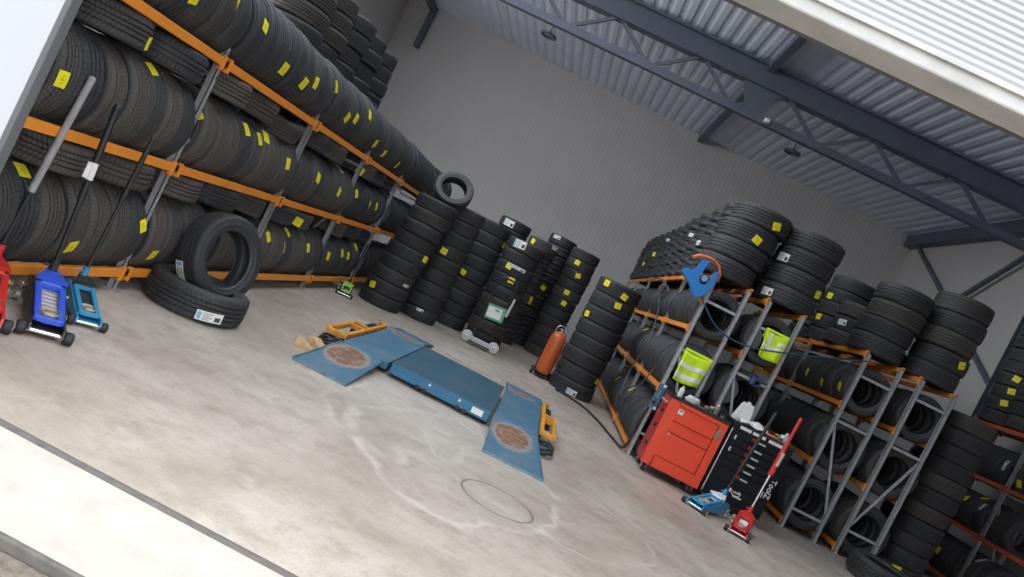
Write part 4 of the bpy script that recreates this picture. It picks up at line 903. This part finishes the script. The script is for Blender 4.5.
def tin(x, y, z, r, h, mt, lab, name='tin'):
    t = thing(name, lab, 'tin', (x, y, z)); m = MB(); m.lathe([(0, 0), (r, 0), (r, .006), (r*.97, .01), (r*.97, h-.01), (r, h-.006), (r, h), (r*.9, h), (r*.9, h-.006), (0, h-.006)], 22); m.build('can', mt, t)
    m = MB(); m.lathe([(r*.975, h*.25), (r*.985, h*.27), (r*.985, h*.7), (r*.975, h*.72)], 22); m.build('wrapper', 'ink', t)
tin(2.12, 8.33, TOPR, .035, .07, 'tan', 'small rusty tin near the front edge of the red chest top'); tin(2.20, 8.44, TOPR, .03, .085, 'grey', 'small grey tin in the middle of the red chest top'); tin(2.33, 8.36, TOPR, .04, .06, 'plastic', 'low black tin at the cabinet-side corner of the red chest top')
m = MB(); m.bar((2.02, 8.31, TOPR+.02), (2.24, 8.50, TOPR+.02), .02, .02, bev=.004); m.cyl((2.24, 8.5, TOPR+.021), (2.27, 8.53, TOPR+.021), .021, n=12); solo(m, 'ratchet_wrench', 'grey', 'grey ratchet wrench lying across the red chest top', 'wrench')
# tall white tapered canister + white cloth
t = thing('canister', 'tall tapered off-white plastic canister on the black cabinet, beside white cloth', 'canister', (2.55, 8.52, TOPB))
m = MB(); V = []; 
for (z, a, b, ox) in ((0, .085, .07, 0), (.02, .088, .073, 0), (.19, .062, .055, .01), (.22, .05, .045, .015)): V += [(ox-a, -b, z), (ox+a, -b, z), (ox+a, b, z), (ox-a, b, z)]
F = [(3, 2, 1, 0), (12, 13, 14, 15)]
for k in range(3):
    for e in range(4): F.append((4*k+e, 4*k+(e+1) % 4, 4*k+4+(e+1) % 4, 4*k+4+e))
m.add(V, F); m.build('body', 'whitepl', t)
m = MB(); m.cyl((.015, 0, .218), (.015, 0, .24), .022, n=16); m.build('spout', 'whitepl', t)
m = MB(); rn = random.Random(9); nx, ny = 16, 10; V = []
for i in range(nx):
    for j2 in range(ny):
        fx, fy = i/(nx-1), j2/(ny-1); V.append((2.50+.34*fx+.01*rn.random(), 8.30+.22*fy, TOPB+.012+.035*(math.sin(fx*9+fy*4)*.5+.5)*math.sin(pi*fx)+.045*math.sin(pi*fy)*rn.uniform(.5, 1)))
nV = len(V); V += [(x, y, z-.006) for x, y, z in V]; F = []
for i in range(nx-1):
    for j2 in range(ny-1):
        q = i*ny+j2; F.append((q, q+1, q+ny+1, q+ny)); F.append((nV+q+ny, nV+q+ny+1, nV+q+1, nV+q))
for i in range(nx-1): F += [(i*ny, (i+1)*ny, nV+(i+1)*ny, nV+i*ny), (i*ny+ny-1, nV+i*ny+ny-1, nV+(i+1)*ny+ny-1, (i+1)*ny+ny-1)]
for j2 in range(ny-1): F += [(j2, nV+j2, nV+j2+1, j2+1), ((nx-1)*ny+j2, (nx-1)*ny+j2+1, nV+(nx-1)*ny+j2+1, nV+(nx-1)*ny+j2)]
m.add(V, F, True); solo(m, 'cloth', 'rag', 'rumpled white cloth spread over the front of the black cabinet top', 'cloth')
t = thing('screwdriver', 'orange handled screwdriver lying on the black cabinet top', 'screwdriver', (2.90, 8.36, TOPB+.016), -.2)
m = MB(); m.lathe([(0, -.07), (.012, -.068), (.016, -.05), (.014, 0), (.016, .05), (.010, .07), (0, .07)], 12, axis=(1, 0, 0)); m.build('handle', 'orangepl', t)
m = MB(); m.cyl((.07, 0, 0), (.2, 0, 0), .004, n=8); m.build('shaft', 'chrome', t)
t = thing('small_box', 'small white carton standing at the far corner of the black cabinet top', 'box', (3.06, 8.42, TOPB), .3)
m = MB(); m.box((0, 0, .04), (.09, .07, .08), bev=.003); m.build('carton', 'whitepl', t); m = MB(); m.box((0, 0, .084), (.05, .04, .008)); m.cyl((.0, 0, .085), (0, 0, .12), .018, n=12); m.build('cap', 'paleg', t)
tin(2.99, 8.36, TOPB, .03, .05, 'tan', 'small brown tin next to the white carton on the black cabinet'); tin(3.0, 8.5, TOPB, .032, .06, 'grey', 'small grey tin behind the brown one on the black cabinet')

# ---------------------------------------------------------------- things hung on the ladder ends
def vest(label, x0, x1, ztop, zbot, y, rot, stripes, strap=None):
    t = thing('hi_vis_vest', label, 'vest', ((x0+x1)/2, y, ztop), 0, 'hi-vis vests hung on the ladder ends')
    w = x1-x0; h = ztop-zbot; rn = random.Random(int(x0*100))
    def surf(a, b, off):   # a across, b down
        x = (a-.5)*w*(1-.08*b)+rot*h*b*.2; z = -b*h - .012*math.sin(a*5) - .05*b*(a-.5)*rot
        yy = -.026 - .014*math.sin(a*9+b*2)*b - .010*math.sin(a*17+1)*b + off
        if b < .04: yy = -.024*(b/.04)+off
        return (x, yy, z)
    def sheet(a0, a1, b0, b1, off, th, na=14, nb=12):
        m = MB(); V = []
        for i in range(na+1):
            for k in range(nb+1): V.append(surf(a0+(a1-a0)*i/na, b0+(b1-b0)*k/nb, off))
        nv = len(V); V += [(x, y+th, z) for x, y, z in V]; F = []; q = nb+1
        for i in range(na):
            for k in range(nb):
                p = i*q+k; F.append((p, p+1, p+q+1, p+q)); F.append((nv+p+q, nv+p+q+1, nv+p+1, nv+p))
        for i in range(na): F += [(i*q, (i+1)*q, nv+(i+1)*q, nv+i*q), (i*q+nb, nv+i*q+nb, nv+(i+1)*q+nb, (i+1)*q+nb)]
        for k in range(nb): F += [(k, nv+k, nv+k+1, k+1), (na*q+k, na*q+k+1, nv+na*q+k+1, nv+na*q+k)]
        m.add(V, F, True); return m
    b = sheet(0, 1, 0, 1, 0, .008); 
    b.build('front_panel', 'hivis', t)
    m = MB(); V = []; 
    for i in range(9):
        a = i/8; x = (a-.5)*w
        V += [(x, -.022, -.004), (x, 0, .022), (x, .05, .018), (x, .07, -.3*h), (x, .064, -.3*h), (x, .045, .012), (x, 0, .016), (x, -.016, -.006)]
    F = []
    for i in range(8):
        for e in range(8): F.append((8*i+e, 8*i+(e+1) % 8, 8*i+8+(e+1) % 8, 8*i+8+e))
    F += [tuple(range(8)), tuple(range(64, 72))[::-1]]; m.add(V, F); m.build('folded_back', 'hivis', t)
    for (a0, a1, b0, b1) in stripes: sheet(a0, a1, b0, b1, -.004, .004).build('reflective_stripe', 'silver', t)
vest('larger hi-vis yellow vest with two silver stripes hung on the ladder by the red chest', 1.705, 2.045, 1.425, 1.05, 8.785, -.15, ((0, 1, .38, .53), (0, 1, .72, .87)))
vest('smaller hi-vis yellow vest with shoulder stripe hung high on the second ladder', 2.435, 2.715, 2.055, 1.73, 8.785, .25, ((0, 1, .48, .62), (.18, .34, .03, .44), (.62, .98, .28, .40)))
# blue forked plastic holder with its orange hose
t = thing('forked_holder', 'bright blue forked plastic holder with orange hose, topping the ladder by the red chest', 'holder', (1.51, 8.76, 2.02))
poly = [(-.05, .02), (-.12, .10), (-.20, .15), (-.27, .20), (-.24, .25), (-.16, .27), (-.12, .33), (-.10, .42), (-.03, .44), (-.05, .34), (-.06, .22), (-.02, .16), (.045, .17), (.07, .24), (.085, .37), (.135, .36), (.14, .24), (.12, .12), (.07, .03), (.0, -.01)]
m = MB(); m.prism(poly, (0, 0, 0), (1, 0, 0), (0, 0, 1), (0, 1, 0), .07); m.prism([(a*.93-.003, b*.93+.012) for a, b in poly], (0, -.04, 0), (1, 0, 0), (0, 0, 1), (0, 1, 0), .02); m.build('fork', 'bluepl', t)
m = MB(); m.cyl((.0, .0, .235), (.0, -.05, .235), .05, n=24); g = m.build('gauge', 'navy', t)
m = MB(); m.cyl((.0, -.045, .235), (.0, -.054, .235), .036, n=24); m.build('gauge_face', 'bluepaper', g)
pts = [(-.22, 0, .40), (-.16, 0, .455), (-.06, 0, .475), (.03, 0, .475), (.10, 0, .44), (.15, 0, .36), (.165, 0, .27)]
m = MB(); m.tube(pts, .014, 10); m.build('hose', 'orangepl', t); m = MB(); m.tube([pts[0], pts[1], pts[2], (.01, 0, .475)], .022, 10); m.build('hose_sleeve', 'orangepl', t)
m = MB(); m.cyl((.06, .02, .01), (.11, .03, -.03), .02, n=10); m.build('hook', 'orangepl', t)
# blue oblong box strapped on the ladder post
t = thing('strapped_box', 'blue oblong box strapped to the ladder post above the red chest side', 'box', (1.66, 8.755, .62), 0)
m = MB(); m.box((0, 0, .165), (.075, .06, .31), bev=.008); m.build('casing', 'skirt', t)
for z in (.02, .305): m = MB(); m.box((.015, -.031, z), (.035, .006, .035), bev=.004); m.build('end_plate', 'white', t)
m = MB(); m.box((-.012, -.031, .19), (.02, .006, .1)); m.build('sticker', 'tan', t)
m = MB(); m.box((-.02, -.02, .08), (.04, .04, .04), bev=.006); m.build('valve', 'plastic', t)
t = thing('work_light', 'small dark blue work light clamped to the rung below the smaller vest', 'lamp', (2.58, 8.77, 1.44))
m = MB(); m.box((0, -.02, 0), (.13, .07, .11), bev=.02); m.build('housing', 'navy', t); m = MB(); m.lathe([(0, .0), (.028, .0), (.034, -.012), (.036, -.02)], 20, (.01, -.055, .0), (0, -1, 0)); m.build('lens', 'bluepaper', t)
m = MB(); m.tube([(-.07, 0, .0), (-.075, .02, .05), (0, .03, .075), (.075, .02, .05), (.07, 0, 0)], .008, 8); m.build('bracket', 'navy', t)
# hoses
def smooth(pts, n=8):
    P = [Vector(p) for p in pts]; out = []
    for i in range(len(P)-1):
        p0, p1, p2, p3 = P[max(i-1, 0)], P[i], P[i+1], P[min(i+2, len(P)-1)]
        for k in range(n):
            s = k/n; out.append(.5*((2*p1)+(p2-p0)*s+(2*p0-5*p1+4*p2-p3)*s*s+(3*p1-p0-3*p2+p3)*s**3))
    return out+[P[-1]]
m = MB(); m.tube(smooth([(1.60, 8.73, 2.03), (1.83, 8.70, 1.84), (2.09, 8.69, 1.76), (2.40, 8.70, 1.79), (2.74, 8.72, 1.90), (3.1, 8.9, 2.02), (3.5, 9.12, 2.16), (3.78, 9.15, 2.27)]), .009, 8)
solo(m, 'air_hose', 'bluehose', 'thin dark blue air hose drooping between the ladder ends, behind the smaller vest', 'hose')
m = MB(); m.tube(smooth([(.70, 11.15, .016), (.95, 11.0, .016), (1.15, 10.75, .016), (1.33, 10.2, .016), (1.5, 9.3, .016), (1.58, 8.85, .05), (1.60, 8.77, .3), (1.61, 8.73, .62)]), .016, 8)
solo(m, 'air_hose', 'hose', 'black hose on the floor running from the wide stack to the ladder foot', 'hose')
c = (1.60, 10.6)
m = MB(); P = [(1.56, 14.6, 2.30), (1.55, 13.2, 2.32), (1.55, 11.9, 2.25)]
for k in range(22):
    q = k*2*pi/10; P.append((1.55, 11.5+.42*math.cos(q)+.02*k, 2.05+.10*math.sin(q)+.003*k))
P += [(1.55, 11.2, 1.75), (1.54, 10.6, 1.25), (1.53, 10.9, .8), (1.53, 10.6, .45), (1.53, 10.0, .50), (1.54, 9.5, .8), (1.56, 9.2, 1.1)]
m.tube(smooth(P, 4), .010, 6); solo(m, 'cable', 'greyhose', 'grey cable coiled on the side of the rack and trailing down to its lower beam', 'cable')

# ---------------------------------------------------------------- hand truck and orange tank
t = thing('hand_truck', 'black hand truck with two pale wheels and a green-edged white plate, before a stack', 'hand truck', (-.66, 11.55, 0), .12)
m = MB(); m.box((0, 0, .085), (.40, .06, .075), bev=.012); m.build('axle_bar', 'paleg', t)
for s in (-1, 1):
    m = MB(); m.lathe([(0, -.03), (.05, -.03), (.085, -.026), (.092, -.015), (.092, .015), (.085, .026), (.05, .03), (0, .03)], 28, (s*.23, -.02, .094), (0, 1, 0)); q = m.build('wheel', 'paleg', t)
    m = MB(); m.lathe([(0, .036), (.018, .036), (.022, .03)], 14, (s*.23, -.02, .094), (0, -1, 0)); m.build('hub', 'chrome', q)
m = MB()
for s in (-1, 1): m.cyl((s*.15, .05, .1), (s*.15, .12, 1.05), .016, n=10)
for z in (.3, .62, .95): m.cyl((-.15, .05+.07*(z-.1)/.95, z), (.15, .05+.07*(z-.1)/.95, z), .013, n=10)
m.tube(smooth([(-.15, .12, 1.05), (-.13, .125, 1.14), (0, .13, 1.17), (.13, .125, 1.14), (.15, .12, 1.05)]), .016, 8); m.build('frame', 'black', t)
m = MB(); m.box((0, -.02, .05), (.36, .2, .012)); m.build('toe_plate', 'black', t)
m = MB(); m.box((.02, .01, .60), (.30, .02, .24), Matrix.Rotation(R_(-5), 3, 'Y'), bev=.006); p = m.build('plate', 'greenp', t)
m = MB(); m.box((-.0, -.002, .60), (.23, .01, .17), Matrix.Rotation(R_(-5), 3, 'Y')); m.build('paper', 'white', p); m = MB(); m.box((.03, -.008, .65), (.08, .006, .03)); m.build('print', 'greenp', p)
m = MB(); m.cyl((.19, -.0, .62), (.20, .02, .93), .022, .018, n=12); m.build('lever', 'paleg', t)

t = thing('gas_tank', 'orange-red upright tank on small black wheels beside the wide floor stack', 'tank', (.42, 11.72, 0), .2)
m = MB(); m.lathe([(0, .07), (.09, .07), (.125, .10), (.13, .14), (.13, .62), (.122, .70), (.095, .755), (.05, .785), (.03, .79), (0, .79)], 36); m.build('tank_body', 'orangetank', t)
m = MB(); m.cyl((0, 0, .78), (0, 0, .85), .022, n=14); m.cyl((-.05, 0, .83), (.05, 0, .83), .012, n=10); m.cyl((.05, 0, .83), (.055, 0, .83), .028, n=14); m.build('valve', 'chrome', t)
m = MB(); m.tube(smooth([(-.09, .0, .72), (-.10, -.01, .82), (-.06, -.01, .88), (.04, -.01, .88), (.09, -.01, .82), (.09, 0, .72)]), .009, 8); m.build('handle', 'chrome', t)
for s in (-1, 1):
    m = MB(); m.cyl((s*.14, .03, .065), (s*.175, .03, .065), .064, n=24); q = m.build('wheel', 'plastic', t)
    m = MB(); m.cyl((s*.174, .03, .065), (s*.18, .03, .065), .026, n=14); m.build('hub', 'grey', q)
m = MB(); m.cyl((-.15, .03, .065), (.15, .03, .065), .012, n=10); m.box((0, -.02, .035), (.2, .16, .03)); m.box((0, -.09, .02), (.06, .03, .038)); m.bar((-.11, .12, .05), (-.11, .12, .7), .02, .02); m.bar((.11, .12, .05), (.11, .12, .7), .02, .02); m.build('cradle', 'black', t)
